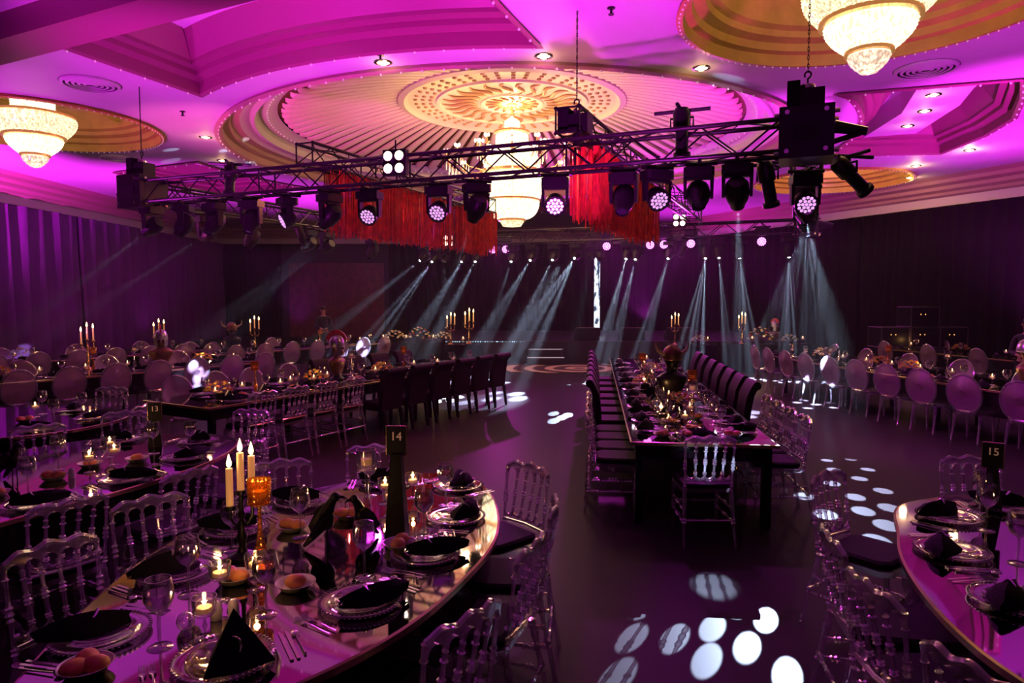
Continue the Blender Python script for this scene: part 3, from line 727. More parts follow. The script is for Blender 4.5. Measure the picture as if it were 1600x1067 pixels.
# gobo dots on the floor
GS = [head_at(Rt(3.7), (1.1, 3.95, 0), 'moving head throwing round dots through the end chair onto the floor', None), head_at(Rt(2.3), (3.4, 6.9, 0), 'moving head throwing a trail of dots beside the centre table', None),
      head_at(B(4.75), (1.1, 13.0, 0), 'unlit looking moving head on the back truss just before the lit screen', None), head_at(B(.1), (-2.2, 13.2, 0), 'dark moving head at the very fringe-side end of the back truss', None)]
def gobo(src, aim, pts, power, rad, cone=30, soft=.15, z=0):
    o = spot('gobo_lamp', src, aim, power, COOL, cone, .2, .006)
    rot = o.rotation_euler.to_matrix().inverted(); q = Vector(src); dots = []
    for (x, y) in pts:
        l = rot @ (Vector((x, y, z))-q); dots.append((l.x/abs(l.z), l.y/abs(l.z), rad))
    bpy.data.objects.remove(o); return spot('gobo_lamp', src, aim, power, COOL, cone, .2, .006, dots, soft)
gobo(GS[0], (1.1, 3.95, 0), [(.84,4.29),(.71,3.91),(.96,3.9),(1.22,4.03),(1.58,4.13),(1.35,3.8),(1.08,3.66),(.56,3.49),(1.46,3.5),(1.47,4.3),(1.25,4.42),(1.12,4.62),(1.3,4.75)], 26000, .0095)
gobo(GS[1], (3.4, 6.9, 0), [(3.88,8.3),(4.2,8.35),(3.75,7.85),(4.15,7.85),(3.45,7.25),(3.85,7.45),(2.95,6.78),(3.85,6.97),(3.45,6.75),(3.6,6.4),(3.3,6.3),(3.3,5.9),(3.6,6.0),(3.0,5.5),(2.9,6.2),(2.75,5.1),(3.05,5.05),(3.3,7.8)], 15000, .024, 48)
gobo(GS[2], (1.1, 13.0, 0), [(.68,11.0),(.83,11.3),(.95,11.55),(.72,11.7),(1.3,15.6),(1.5,15.9),(1.7,16.2),(1.42,16.5),(1.8,15.7)], 9000, .012, 36)
gobo(GS[3], (-2.2, 13.2, 0), [(-2.75,13.3),(-1.7,13.2),(-1.45,13.1),(-1.35,13.6),(-1.2,13.2),(-1.05,13.7),(-1.6,13.8)], 8000, .012, 30)
spot('pool_lamp', (1.3, 18.5, 2.9), (-.45, 13.1, 0), 6500, COOL, 14, .7, .05)
gobo(tuple(F(6.6)+Vector((0,0,.3))), (2.9, 11.0, 5.5), [(3.42,11.1),(3.62,11.45)], 900, .03, 60, .3, 5.5)
gobo(tuple(Lf(3.0)+Vector((0,0,.35))), (-6.6, 16.6, 5.7), [(-7.0,16.7),(-8.3,16.6),(-9.0,18.0),(-6.2,16.3),(-6.9,18.2)], 900, .035, 90, .3, 5.6)
spot('chair_fill_spot', head_at(F(9.1), (1.58, 5.4, .72), 'added moving head on the nearest truss lighting the lone end chair', None), (1.58, 5.4, .72), 2800, COOL, 4.4, .5, .02)  # head and narrow spot added to brighten the end chair
# the wash heads' own light: magenta over the aisle floor and the tables
spot('led_wash_lamp', F(7.34)+Vector((0,0,-.75)), (-1.0, 8.3, 0), 190, (1, .08, .16), 62, .7, .1)
spot('led_wash_lamp', F(4.55)+Vector((0,0,-.75)), (-3.4, 4.5, 0), 320, MAG, 80, .9, .1)
spot('led_wash_lamp', F(5.67)+Vector((0,0,-.75)), (-1.4, 3.8, 0), 300, MAG, 60, .9, .1)
spot('led_wash_lamp', F(8.62)+Vector((0,0,-.75)), (3.2, 3.2, 0), 320, MAG, 60, .9, .1)
spot('led_wash_lamp', Rt(.75)+Vector((0,0,-.75)), (6.8, 9.5, 0), 380, MAG, 90, .9, .1)
spot('led_wash_lamp', Lf(3)+Vector((0,0,-.75)), (-6.5, 10.5, 0), 110, MAG, 80, .9, .1)
for s in (5.18, 6.75, 7.45, 1.9):
    spot('led_wash_lamp', B(s)+Vector((0,-.3,-.3)), (B(s).x*.6, 8, .5), 270, (1, .04, .85), 110, 1, .08)
# plum drapes lit from above, from the truss corner
for y, pw in ((13.2, 2300), (16.0, 2300), (19.0, 900)):
    spot('drape_wash', F(.45)+Vector((-.4, 0, -.6)), (-14.7, y, 4.3), pw, PUR, 34, 1, .1)

# haze in the air over the dance floor and the far tables
hz = MB().prism([(-14.0,7.2),(17.4,7.2),(9.2,26.5),(-14.0,26.5)], .02, 3.62); M_HZ = bpy.data.materials.new('haze'); M_HZ.use_nodes = True; nt = M_HZ.node_tree
nt.nodes.remove(nt.nodes['Principled BSDF']); vs_ = nt.nodes.new('ShaderNodeVolumeScatter'); vs_.inputs['Density'].default_value = .0031; vs_.inputs['Anisotropy'].default_value = .35
nt.links.new(vs_.outputs[0], nt.nodes['Material Output'].inputs['Volume'])
tag(hz.build('haze', M_HZ, None, False), kind='stuff')

# ================================================================ furniture and table things
M_ACR = clear_mat('clear_acrylic', (.88, .84, .88), (1, .95, 1), .12, .24, 1.0, .45, None, (.9, .85, .95), .08)
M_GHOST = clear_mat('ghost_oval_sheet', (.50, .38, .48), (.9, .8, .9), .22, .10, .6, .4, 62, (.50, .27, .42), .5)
M_GLASS = clear_mat('clear_glass', (.93, .90, .93), (1, 1, 1), .06, .13, 1.0, .42)
M_PLATE = clear_mat('plate_glass', (.82, .78, .82), (1, .97, 1), .05, .16, .8, .4)
M_WATER = clear_mat('water', (.80, .78, .84), (1, 1, 1), .02, .10, .7, .4)
M_AMBER = clear_mat('amber_glass', (.80, .42, .10), (1, .75, .35), .12, .18, .8, .4, 40, (.55, .28, .06), .22)
M_NAP = mat('black_napkin', (.007, .006, .008), .85, 0, .08, bump=(50, .3))
M_BREAD = mat('bread_crust', (.62, .24, .07), .5, var=(9, .3), bump=(30, .2))
M_CHINA = mat('white_china', (.75, .70, .70), .2, coat=.3)
M_ORANGE = mat('orange_petals', (.85, .30, .04), .5, var=(20, .3))
M_YELLOW = mat('yellow_petals', (.85, .62, .12), .5, var=(20, .3))
M_REDP = mat('red_petals', (.45, .02, .03), .5, var=(20, .3))
M_WHITEP = mat('white_petals', (.85, .80, .72), .5)
M_LEAF = mat('dark_leaves', (.03, .06, .02), .5)
M_BRONZE = mat('old_bronze', (.17, .085, .04), .38, .7, var=(14, .3))
M_STEEL = mat('dull_steel', (.50, .48, .50), .28, .9, var=(14, .2))
M_HORN = mat('horn', (.42, .30, .20), .4)
M_STONE = mat('black_resin', (.008, .006, .008), .35, 0, .25, bump=(24, .2))
M_SEATC = mat('black_seat_pad', (.008, .006, .008), .7, 0, .15)

STICK = [(0,.013),(.10,.010),(.12,.017),(.14,.010),(.17,.017),(.19,.010),(.30,.009),(.42,.010),(.45,.018),(.48,.011),(.51,.019),(.55,.011),(.58,.018),(.61,.010),(.74,.009),(.84,.010),(.86,.017),(.88,.010),(1,.013)]
LEGP = [(0,.011),(.06,.015),(.12,.012),(.40,.014),(.44,.021),(.47,.014),(.50,.021),(.54,.014),(.80,.017),(.84,.023),(.88,.016),(1,.020)]
def napoleon():
    """clear chiavari style chair; faces +y, origin under the seat"""
    o = empty('clear_chiavari_chair'); H = .90
    def back(x): return -.205 + .035*(1-(x/.19)**2)*-1
    b = MB(); n = 40; rows_ = []
    for q in (-.011, .011):
        top = []; bot = []
        for i in range(n+1):
            u = -1+2*i/n; x = .195*u; y = -.262+q - .030*(1-u*u)
            zt = H - .020*abs(u)**2 + .009*cos(u*PI*3); k = (u+1)/2*5; f = k-math.floor(k) if k < 5 else 1
            zb = H-.085 + .045*math.sqrt(max(0, 1-(2*f-1)**2)); top.append((x, y, zt)); bot.append((x, y, zb))
        rows_.append((top, bot))
    (t0, b0), (t1, b1) = rows_
    b.strip([t0, b0]); b.strip([b0, b1]); b.strip([b1, t1]); b.strip([t1, t0]); b.add([t0[0], b0[0], b1[0], t1[0]], [(0,3,2,1)]); b.add([t0[-1], b0[-1], b1[-1], t1[-1]], [(0,1,2,3)])
    b.tube([(x*1.0, (y+.011), z) for x, y, z in t0], .013, 6)
    b.build('top_rail', M_ACR, o)
    b = MB(); rr = []
    for i in range(n+1):
        u = -1+2*i/n; k = (u+1)/2*5; f = k-math.floor(k) if k < 5 else 1
        rr.append((.178*u, -.215-.02*(1-u*u), .545+.03*(1-math.sqrt(max(0, 1-(2*f-1)**2)))))
    b.tube(rr, .013, 6); b.tube([(-.178,-.214,.515),(0,-.236,.515),(.178,-.214,.515)], .012, 6); b.build('lower_rail', M_ACR, o)
    for k in range(1, 5):
        u = -1+2*k/5; MB().turned((.178*u,-.215-.02*(1-u*u),.56), (.195*u,-.262-.03*(1-u*u),H-.08), STICK, 7).build('spindle', M_ACR, o)
    for s in (-1, 1):
        MB().turned((.185*s,-.215,.44), (.195*s,-.262,H-.03), STICK, 8).turned((.205*s,-.30,0), (.185*s,-.21,.45), LEGP, 8).build('back_leg', M_ACR, o)
        MB().turned((.19*s,.21,0), (.185*s,.185,.44), LEGP, 8).build('front_leg', M_ACR, o)
        MB().turned((.20*s,-.25,.20), (.188*s,.20,.20), STICK, 6).turned((.198*s,-.235,.30), (.187*s,.195,.30), STICK, 6).build('side_stretcher', M_ACR, o)
    MB().turned((-.188,.20,.25), (.188,.20,.25), STICK, 6).build('front_stretcher', M_ACR, o)
    MB().turned((-.20,-.26,.22), (.20,-.26,.22), STICK, 6).build('back_stretcher', M_ACR, o)
    def rr_(s, k=.045): return [(x*s, y*s) for x, y in [(-.2+k,-.2),(.2-k,-.2),(.2,-.2+k),(.21,.2-k),(.21-k,.21),(-.21+k,.21),(-.21,.2-k),(-.2,-.2+k)]]
    MB().prism(rr_(1), .43, .462).build('seat', M_ACR, o, False)
    pad = loft([(rr_(.93), .462), (rr_(.97), .475), (rr_(.96), .50), (rr_(.86), .512)]); n8 = 8; pad.add([(x, y, .512) for x, y in rr_(.86)], [tuple(range(8))])
    pad.build('seat_pad', M_SEATC, o); return o
def ghost():
    o = empty('clear_oval_back_chair'); cz = .69
    ring = lambda k: [(.225*k*cos(t), -.215-.10*(.5+.5*sin(t)), cz+.265*k*sin(t)) for t in [2*PI*i/32 for i in range(33)]]
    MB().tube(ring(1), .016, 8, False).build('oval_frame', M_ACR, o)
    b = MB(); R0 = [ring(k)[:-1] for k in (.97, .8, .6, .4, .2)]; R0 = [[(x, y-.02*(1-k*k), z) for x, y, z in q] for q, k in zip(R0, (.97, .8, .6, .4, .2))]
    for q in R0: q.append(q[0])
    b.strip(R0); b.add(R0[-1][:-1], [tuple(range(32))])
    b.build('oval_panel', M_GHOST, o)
    MB().tube([(-.10,-.205,.435),(-.07,-.21,.46)], .02, 6).tube([(.10,-.205,.435),(.07,-.21,.46)], .02, 6).tube([(-.12,-.205,.44),(0,-.215,.445),(.12,-.205,.44)], .022, 6).build('back_support', M_ACR, o)
    sh = [(.235*cos(t)*(1+.08*sin(t)), .215*sin(t)) for t in [2*PI*i/24 for i in range(24)]]; s2 = [(x*.88, y*.88) for x, y in sh]
    b = loft([(sh, .395), (sh, .44), (s2, .45)]); b.add([(x, y, .45) for x, y in s2], [tuple(range(24))]); b.build('seat', M_ACR, o)
    lp = [(0,.010),(.08,.016),(.1,.011),(.7,.018),(.78,.024),(.84,.018),(.9,.026),(1,.024)]
    for sx in (-1, 1):
        for sy in (-1, 1): MB().turned((sx*.175, sy*.17-(.05 if sy < 0 else 0), 0), (sx*.165, sy*.155, .40), lp, 8).build('leg', M_ACR, o)
    return o
def parson():
    o = empty('black_covered_chair')
    pr = [(.03,.44),(-.02,.70),(-.05,.88),(-.055,.96)] ; sc = [(-.055+.045*sin(t)-.045, .96+.045*(1-cos(t))*1.0) for t in [PI*.0+PI*2*.8*i/8 for i in range(0)]]
    out = [(-.205,.40),(-.215,.60),(-.235,.80),(-.25,.90)]; roll = [(-.275+.055*cos(t), .945+.055*sin(t)) for t in [-.6+(-PI*1.35)*i/9*-1 for i in range(10)]]
    inn = [(-.20,.93),(-.175,.80),(-.15,.60),(-.14,.40)]
    back_ = [(-.205,.40),(-.225,.62),(-.26,.82),(-.29,.88)] ; curl = [(-.29+.05*cos(t), .935+.05*sin(t)) for t in [-PI/2-PI*1.25*i/8 for i in range(9)]]
    poly = back_ + curl[1:] + [(-.215,.90),(-.17,.80),(-.145,.62),(-.135,.40)]
    n = len(poly); vs = [(x, y, z) for x in (-.225, .225) for y, z in poly]
    MB().add(vs, [tuple(reversed(range(n))), tuple(range(n, 2*n))]+[(i,(i+1)%n,n+(i+1)%n,n+i) for i in range(n)]).build('backrest', M_LEATH, o)
    c = .225; q = [(-c,-.20),(c,-.20),(c,.20),(c-.03,.23),(-c+.03,.23),(-c,.20)]; q2 = [(x*.93, y*.93) for x, y in q]
    b = loft([(q, .36), (q, .46), (q2, .48)]); b.add([(x, y, .48) for x, y in q2], [tuple(range(6))]); b.add([(x, y, .36) for x, y in q], [tuple(reversed(range(6)))]); b.build('seat', M_LEATH, o)
    for sx in (-1, 1):
        for sy in (-1, 1):
            x = .19*sx; y = .19*sy-.01; d = -.05 if sy < 0 else 0
            MB().add([(x-.016,y-.016+d,0),(x+.016,y-.016+d,0),(x+.016,y+.016+d,0),(x-.016,y+.016+d,0),(x-.024,y-.024,.37),(x+.024,y-.024,.37),(x+.024,y+.024,.37),(x-.024,y+.024,.37)], [(0,3,2,1),(4,5,6,7),(0,1,5,4),(1,2,6,5),(2,3,7,6),(3,0,4,7)]).build('leg', M_BLACKM, o, False)
    return o
P_NAP, P_GHO, P_PAR = Proto(napoleon), Proto(ghost), Proto(parson)

# ---- tables
TZ = .75
def poly_table(name, poly, label, legs, apron=.26, cat='table', grp=None):
    cx = sum(p[0] for p in poly)/len(poly); cy_ = sum(p[1] for p in poly)/len(poly); L = [(x-cx, y-cy_) for x, y in poly]
    o = empty(name, (cx, cy_, 0), 0, label, cat, grp); i1 = inset(L, .012); i3 = inset(L, .05)
    b = loft([(i1, TZ-.03), (L, TZ-.03), (L, TZ-.004), (i1, TZ-.0)]); b.build('table_edge', M_GOLDM, o, False)
    b = MB(); n = len(L); b.add([(x, y, TZ) for x, y in i1], [tuple(range(n))]); b.add([(x, y, TZ-.03) for x, y in i1], [tuple(reversed(range(n)))]); b.build('mirror_top', M_MIRROR, o, False)
    b = loft([(i3, TZ-.03), (i3, TZ-.03-apron)]); b.build('apron', M_LACQ, o, False)
    for (x, y) in legs: MB().box(x-cx-.035, x-cx+.035, y-cy_-.035, y-cy_+.035, 0, TZ-.06).build('leg', M_LACQ, o, False)
    return o
def smooth_poly(P_, n=4):
    out = []; m = len(P_)
    for i in range(m):
        p0, p1, p2, p3 = [Vector(P_[(i+k-1) % m]) for k in range(4)]
        for j in range(n):
            t = j/n; q = .5*((2*p1)+(p2-p0)*t+(2*p0-5*p1+4*p2-p3)*t*t+(3*p1-p0-3*p2+p3)*t**3); out.append((q.x, q.y))
    return out
def ccw(P_):
    A = sum(P_[i][0]*P_[(i+1)%len(P_)][1]-P_[(i+1)%len(P_)][0]*P_[i][1] for i in range(len(P_)))
    return P_ if A > 0 else P_[::-1]
T14 = ccw(smooth_poly([(-.35,4.76),(-.17,4.45),(-.09,4.05),(-.07,3.65),(-.11,3.32),(-.22,2.95),(-.37,2.58),(-.6,2.24),(-.95,1.92),(-1.3,1.8),(-1.55,1.95),(-1.67,2.35),(-1.74,2.75),(-1.77,3.2),(-1.72,3.65),(-1.57,4.08),(-1.3,4.42),(-.95,4.7),(-.6,4.82)]))
T15 = ccw(smooth_poly([(2.3,4.02),(2.07,3.6),(1.91,3.3),(1.78,2.96),(1.69,2.6),(1.66,2.25),(1.74,1.9),(2.0,1.6),(2.5,1.5),(3.1,1.8),(3.5,2.4),(3.7,3.1),(3.65,3.7),(3.4,4.15),(3.0,4.3),(2.6,4.2)]))
TC = ccw(smooth_poly([(-3.0,3.3),(-2.86,3.72),(-2.70,4.05),(-2.53,4.4),(-2.39,4.8),(-2.31,5.2),(-2.32,5.65),(-2.47,6.02),(-2.85,6.25),(-3.3,6.2),(-3.8,5.9),(-4.1,5.4),(-4.2,4.8),(-4.15,4.1),(-3.9,3.5),(-3.4,3.1)]))
TS = ccw(smooth_poly([(-4.25,6.3),(-4.05,6.8),(-4.1,7.3),(-4.5,7.7),(-5.2,7.9),(-5.9,7.7),(-6.3,7.2),(-6.2,6.5),(-5.6,6.0),(-4.8,5.95)]))
poly_table('oval_mirror_table', T14, 'oval mirror topped table set for dinner around the card fourteen sign', [(-.6,4.3),(-.5,3.1),(-1.3,3.9),(-1.35,2.4)], .30)
poly_table('oval_mirror_table', T15, 'oval mirror topped table with the sign fifteen', [(2.2,3.2),(2.3,2.2),(3.2,3.8),(3.2,2.4)], .34)
poly_table('oval_mirror_table', TC, 'candlelit oval mirror table next to table fourteen toward the drapes', [(-2.8,4.6),(-2.7,5.7),(-3.8,5.2),(-3.6,3.8)], .22)
poly_table('oval_mirror_table', TS, 'small oval mirror table between table thirteen and the long aisle table', [(-4.6,6.5),(-4.6,7.2),(-5.8,6.9)], .18)
def rect_table(corner, d, L, W, side, label, n_legs, name='long_mirror_table'):
    """corner: near corner on the aisle side, d: unit direction of the long side, side: +1 body to the left of d"""
    c = Vector(corner); d = Vector(d).normalized(); nn = Vector((-d.y, d.x))*side
    P_ = ccw([tuple(c), tuple(c+d*L), tuple(c+d*L+nn*W), tuple(c+nn*W)]); legs = []
    for k in range(n_legs):
        for q in (.08, W-.08): p = c+d*(.1+(L-.2)*k/(n_legs-1))+nn*q; legs.append((p.x, p.y))
    return poly_table(name, P_, label, legs, .13)
d13 = Vector((.503, .864)); n13 = Vector((.864, -.503)); C13 = Vector((-3.44, 7.66))
rect_table(C13, d13, 6.4, 1.25, 1, 'long mirror topped table with black legs beside the aisle', 4)
d5 = Vector((.119, .993)).normalized(); C5 = Vector((1.03, 5.87)); n5 = Vector((-d5.y, d5.x))
rect_table(C5, d5, 8.2, 1.25, -1, 'long centre table with mirror top and a single clear chair at its near end', 5)
def curved_table(P_, N_, W, label, gap=.30):
    a = [(p[0]-n[0]*gap, p[1]-n[1]*gap) for p, n in zip(P_, N_)]; b_ = [(p[0]-n[0]*(gap+W), p[1]-n[1]*(gap+W)) for p, n in zip(P_, N_)]
    e0 = Vector(a[0])-Vector(a[1]); e0.normalize(); e1 = Vector(a[-1])-Vector(a[-2]); e1.normalize()
    for q in (a, b_): q[0] = (q[0][0]+e0.x*.3, q[0][1]+e0.y*.3); q[-1] = (q[-1][0]+e1.x*.3, q[-1][1]+e1.y*.3)
    m = len(a); idx = range(1, m, 3); legs = []
    for i in idx:
        for q in (a[i], b_[i]):
            c = ((a[i][0]+b_[i][0])/2, (a[i][1]+b_[i][1])/2); legs.append((q[0]*.85+c[0]*.15, q[1]*.85+c[1]*.15))
    poly_table('long_mirror_table', ccw(a+b_[::-1]), label, legs, .34)
def lerp_n(a, b_, n):
    out = []
    for i in range(n):
        v = Vector(a).lerp(Vector(b_), i/max(1, n-1)).normalized(); out.append((v.x, v.y))
    return out
P6 = [(5.34,14.9),(5.36,14.2),(5.45,13.5),(5.55,12.82),(5.67,12.1),(5.79,11.4),(5.91,10.7),(6.03,10.0),(6.17,9.25),(6.38,8.5)]; N6 = lerp_n((-.99,-.1), (-.86,-.5), 10)
curved_table(P6, N6, 1.2, 'long curved mirror table lined by purple lit oval back chairs')
P6b = [(9.0,16.4),(9.3,15.2),(9.6,14.0),(9.9,12.8),(10.2,11.6),(10.6,10.4)]; N6b = lerp_n((-.97,-.24), (-.97,-.24), 6)
curved_table(P6b, N6b, 1.1, 'farther curved mirror table close to the slanted black drapes')
def line_pts(p0, d, n, st): d = Vector(d).normalized(); return [tuple(Vector(p0)+d*(st*i)) for i in range(n)]
D7 = (.61, .79); NN7 = (.79, -.61)
P7 = line_pts((-7.55,9.3), D7, 8, .66); P8 = line_pts((-10.0,12.0), D7, 8, .70); P9 = line_pts((-6.1,15.0), D7, 7, .72)
for P_, s in ((P7, 'long mirror table in the middle of the drapes side, behind the long aisle table'), (P8, 'long mirror table closest to the plum drapes'), (P9, 'long mirror table before the wood panelled doors')):
    curved_table(P_, [NN7]*len(P_), 1.1, s)
ORD = ['first','second','third','fourth','fifth','sixth','seventh','eighth','ninth','tenth','eleventh','twelfth']

# ---- table things
def charger():
    o = empty('glass_charger_plate')
    MB().lathe([(.0001,.008),(.095,.008),(.11,.014),(.155,.020),(.163,.018),(.155,.014),(.11,.006),(.095,.002),(.0001,.002)], 40).build('dish', M_PLATE, o)
    b = MB()
    for k in range(52): b.ball((.163*cos(2*PI*k/52), .163*sin(2*PI*k/52), .018), .0085, 5, 4)
    b.build('beaded_rim', M_PLATE, o)
    MB().lathe([(.0001,.021),(.075,.022),(.10,.032),(.104,.030),(.078,.018),(.0001,.017)], 36).build('inner_plate', M_PLATE, o)
    return o
def charger_far():
    return MB().lathe([(.0001,.012),(.095,.010),(.155,.022),(.165,.018),(.11,.004),(.0001,.003)], 24).build('glass_charger_plate', M_PLATE)
def napkin(var=0):
    o = empty('folded_napkin'); b = MB(); q = random.Random(5+var)
    prof = [(-.15,.010),(-.10,.030),(-.04,.050),(.03,.056),(.09,.036),(.15,.008)]; rows_ = []
    for i, (y, w_) in enumerate(prof):
        h = .022+.018*sin(PI*i/5); rows_.append([(-w_*1.5, y, .030),(-w_, y-.01, .036+h*.9),(-.2*w_, y+.01, .034+h*1.5),(w_*.5, y, .034+h),(w_*1.4, y+.008, .030)])
    b.strip(rows_); b.strip([[(x, y, .028) for x, y, z in r][::-1] for r in rows_]); b.build('cloth_fold', M_NAP, o)
    MB().tube([(-.012+.035*cos(t), -.0+.05*sin(t), .098-.03*abs(cos(t))) for t in [.5+1.9*i/8 for i in range(9)]], [.002,.004,.006,.007,.007,.006,.005,.003,.002], 6).build('silver_charm', M_SILV, o)
    return o
def napkin_tent():
    o = empty('folded_napkin')
    b = MB().add([(0,.01,.20),(-.11,-.08,.024),(.12,-.07,.024),(.05,.10,.024),(-.06,.10,.024),(.0,-.10,.026)], [(0,1,5),(0,5,2),(0,2,3),(0,3,4),(0,4,1),(1,4,3,2,5)])
    b.build('cloth_fold', M_NAP, o, False)
    MB().tube([(-.02+.03*cos(t), -.064+.012*sin(t), .10+.032*sin(t)) for t in [-.6+2.0*i/8 for i in range(9)]], [.002,.004,.006,.006,.006,.005,.004,.003,.002], 6).build('silver_charm', M_SILV, o)
    return o
def fork():
    b = MB(); b.strip([[(-w_, y, z), (0, y, z+.001), (w_, y, z)] for y, w_, z in [(-.10,.006,.004),(-.06,.0045,.005),(0,.003,.008),(.03,.003,.009),(.045,.011,.006),(.06,.012,.004)]])
    for x in (-.0098,-.0033,.0033,.0098): b.tube([(x,.06,.004),(x,.085,.005),(x,.105,.009)], .0016, 5)
    return b.build('fork', M_SILV)
def knife():
    b = MB(); b.prism([(-.006,-.11),(.006,-.11),(.005,0),(.009,.01),(.009,.09),(.002,.115),(-.004,.11),(-.005,0)], .001, .005); return b.build('knife', M_SILV, None, False)
def spoon():
    b = MB(); b.tube([(0,-.09,.004),(0,0,.006),(0,.05,.008)], [.005,.003,.003], 6); b.ball((0,.075,.008), .017, 10, 6, Matrix.Diagonal((1,1.0,1,1)), .35); return b.build('dessert_spoon', M_SILV)
def wine_glass(fill=True):
    def f():
        o = empty('stemmed_wine_glass')
        k = 1.17; Z = Matrix.Diagonal((k, k, k, 1))
        MB().lathe([(.038,.0),(.034,.003),(.006,.006),(.0042,.02),(.0042,.10),(.008,.108),(.030,.125),(.043,.150),(.044,.175),(.037,.215),(.035,.215),(.042,.175),(.041,.151),(.028,.129),(.0001,.112)], 24, Z).build('goblet', M_GLASS, o)
        if fill: MB().lathe([(.0001,.114),(.027,.131),(.040,.152),(.041,.172),(.0001,.172)], 20, Z).build('water', M_WATER, o)
        return o
    return f
def flame(parent, x, y, z, s=1.0):
    b = MB().lathe([(.0001,z),(.006*s,z+.006*s),(.0075*s,z+.014*s),(.004*s,z+.028*s),(.0001,z+.042*s)], 8, Matrix.Translation((x, y, 0)))
    return b.build('flame', M_FLAME, parent)
def tealight():
    o = empty('tealight_goblet')
    MB().lathe([(.038,0),(.035,.003),(.006,.006),(.005,.03),(.009,.045),(.005,.06),(.007,.075),(.030,.085),(.042,.10),(.045,.155),(.042,.155),(.039,.102),(.0001,.085)], 24).build('glass_cup', M_GLASS, o)
    MB().lathe([(.0001,.098),(.026,.098),(.030,.106),(.027,.117),(.0001,.119)], 18).build('wax_float', M_WAX, o); flame(o, 0, 0, .121, .95); return o
def shaker():
    o = MB().lathe([(.0001,.0),(.020,.0),(.022,.004),(.021,.045),(.018,.062),(.010,.072),(.0001,.074)], 18); return o.build('salt_shaker', M_CHINA)
def roll():
    b = MB().ball((0,0,.024), .040, 16, 9, None, .70); b.v = [(x*1.15, y*.92, max(z, .0)) for x, y, z in b.v]; return b.build('bread_roll', M_BREAD)
def dish():
    return MB().lathe([(.0001,.004),(.045,.004),(.060,.012),(.082,.034),(.085,.034),(.062,.008),(.046,.0),(.0001,.0)], 28).build('bread_bowl', M_CHINA)
def candlestick(gold=False, h=.40):
    def f():
        o = empty('tall_glass_candlestick')
        MB().lathe([(.050,0),(.048,.006),(.020,.02),(.012,.04),(.022,.06),(.030,.09),(.018,.13),(.010,.18),(.008,h-.14),(.012,h-.125),(.030,h-.115)], 20).build('stem', M_GLASS if not gold else M_AMBER, o)
        MB().lathe([(.008,h-.12),(.050,h-.115),(.052,h-.10),(.050,h-.09),(.055,h),(.052,h),(.046,h-.095),(.001,h-.10)], 24).build('votive_cup', M_AMBER if gold else M_GLASS, o)
        MB().lathe([(.0001,h-.085),(.03,h-.085),(.03,h-.055),(.0001,h-.052)], 14).build('candle', M_WAX, o); return o
    return f
def candelabrum(dark=False):
    def f():
        o = empty('three_arm_candelabrum'); m = M_STONE if dark else M_CHROME; H = .31 if dark else .44; W3 = .05 if dark else .085
        b = MB().lathe([(.07,0),(.068,.012),(.025,.03),(.014,.06),(.026,.10),(.014,.14),(.011,H-.12),(.02,H-.1),(.011,H-.08),(.01,H)], 18); b.build('column', m, o)
        for k, (x, zc) in enumerate(((-W3, H-.07), (0, H+.0), (W3, H-.02))):
            a = MB()
            if x: a.tube([(0,0,H-.12),(x*.5,0,H-.15),(x,0,H-.11),(x,0,zc)], .008, 7)
            a.lathe([(.01,zc-.01),(.026,zc),(.028,zc+.02),(.014,zc+.02)], 12, Matrix.Translation((x, 0, 0))); arm = a.build('candle_cup', m, o)
            rc = .017 if dark else .0115; MB().lathe([(.0001,zc+.012),(rc,zc+.012),(rc*.92,zc+.20),(.0001,zc+.20)], 12, Matrix.Translation((x, 0, 0))).build('taper_candle', M_WAX, arm); flame(arm, x, 0, zc+.203, 1.6 if dark else 1.8)
        return o
    return f
def bloom_heap(seed, mats, n=22, rx=.16, rz=.12):
    def f():
        q = random.Random(seed); o = empty('flower_arrangement')
        MB().lathe([(.05,0),(.065,.01),(.07,.06),(.06,.07)], 14).build('bowl', M_STONE, o)
        lf = MB()
        for k in range(26):
            a = q.uniform(0, 2*PI); e = q.uniform(.1, 1.3); r = rx*q.uniform(.7, 1.2); p = Vector((r*cos(a)*cos(e), r*sin(a)*cos(e), .07+rz*sin(e))); t = Vector((cos(a), sin(a), .4))*.05; s = Vector((-sin(a), cos(a), 0))*.016
            lf.add([tuple(p-t*.3), tuple(p+s), tuple(p+t), tuple(p-s)], [(0,1,2,3)])
        lf.build('leaves', M_LEAF, o)
        for k in range(n):
            a = 2*PI*k*.382; e = math.asin(min(1, (k+.5)/n)); p = (rx*cos(a)*cos(e), rx*sin(a)*cos(e), .07+rz*sin(e)); s = q.uniform(.028, .042); b = MB()
            for j in range(3):
                for i in range(6):
                    t = 2*PI*(i+.5*j)/6; rr2 = s*(1-.25*j)
                    b.add([(p[0],p[1],p[2]), (p[0]+rr2*cos(t-.45), p[1]+rr2*sin(t-.45), p[2]+s*.25*(j+.4)), (p[0]+rr2*1.15*cos(t), p[1]+rr2*1.15*sin(t), p[2]+s*.38*(j+.4)), (p[0]+rr2*cos(t+.45), p[1]+rr2*sin(t+.45), p[2]+s*.25*(j+.4))], [(0,1,2,3)])
            b.build('bloom', mats[k % len(mats)], o)
        return o
    return f
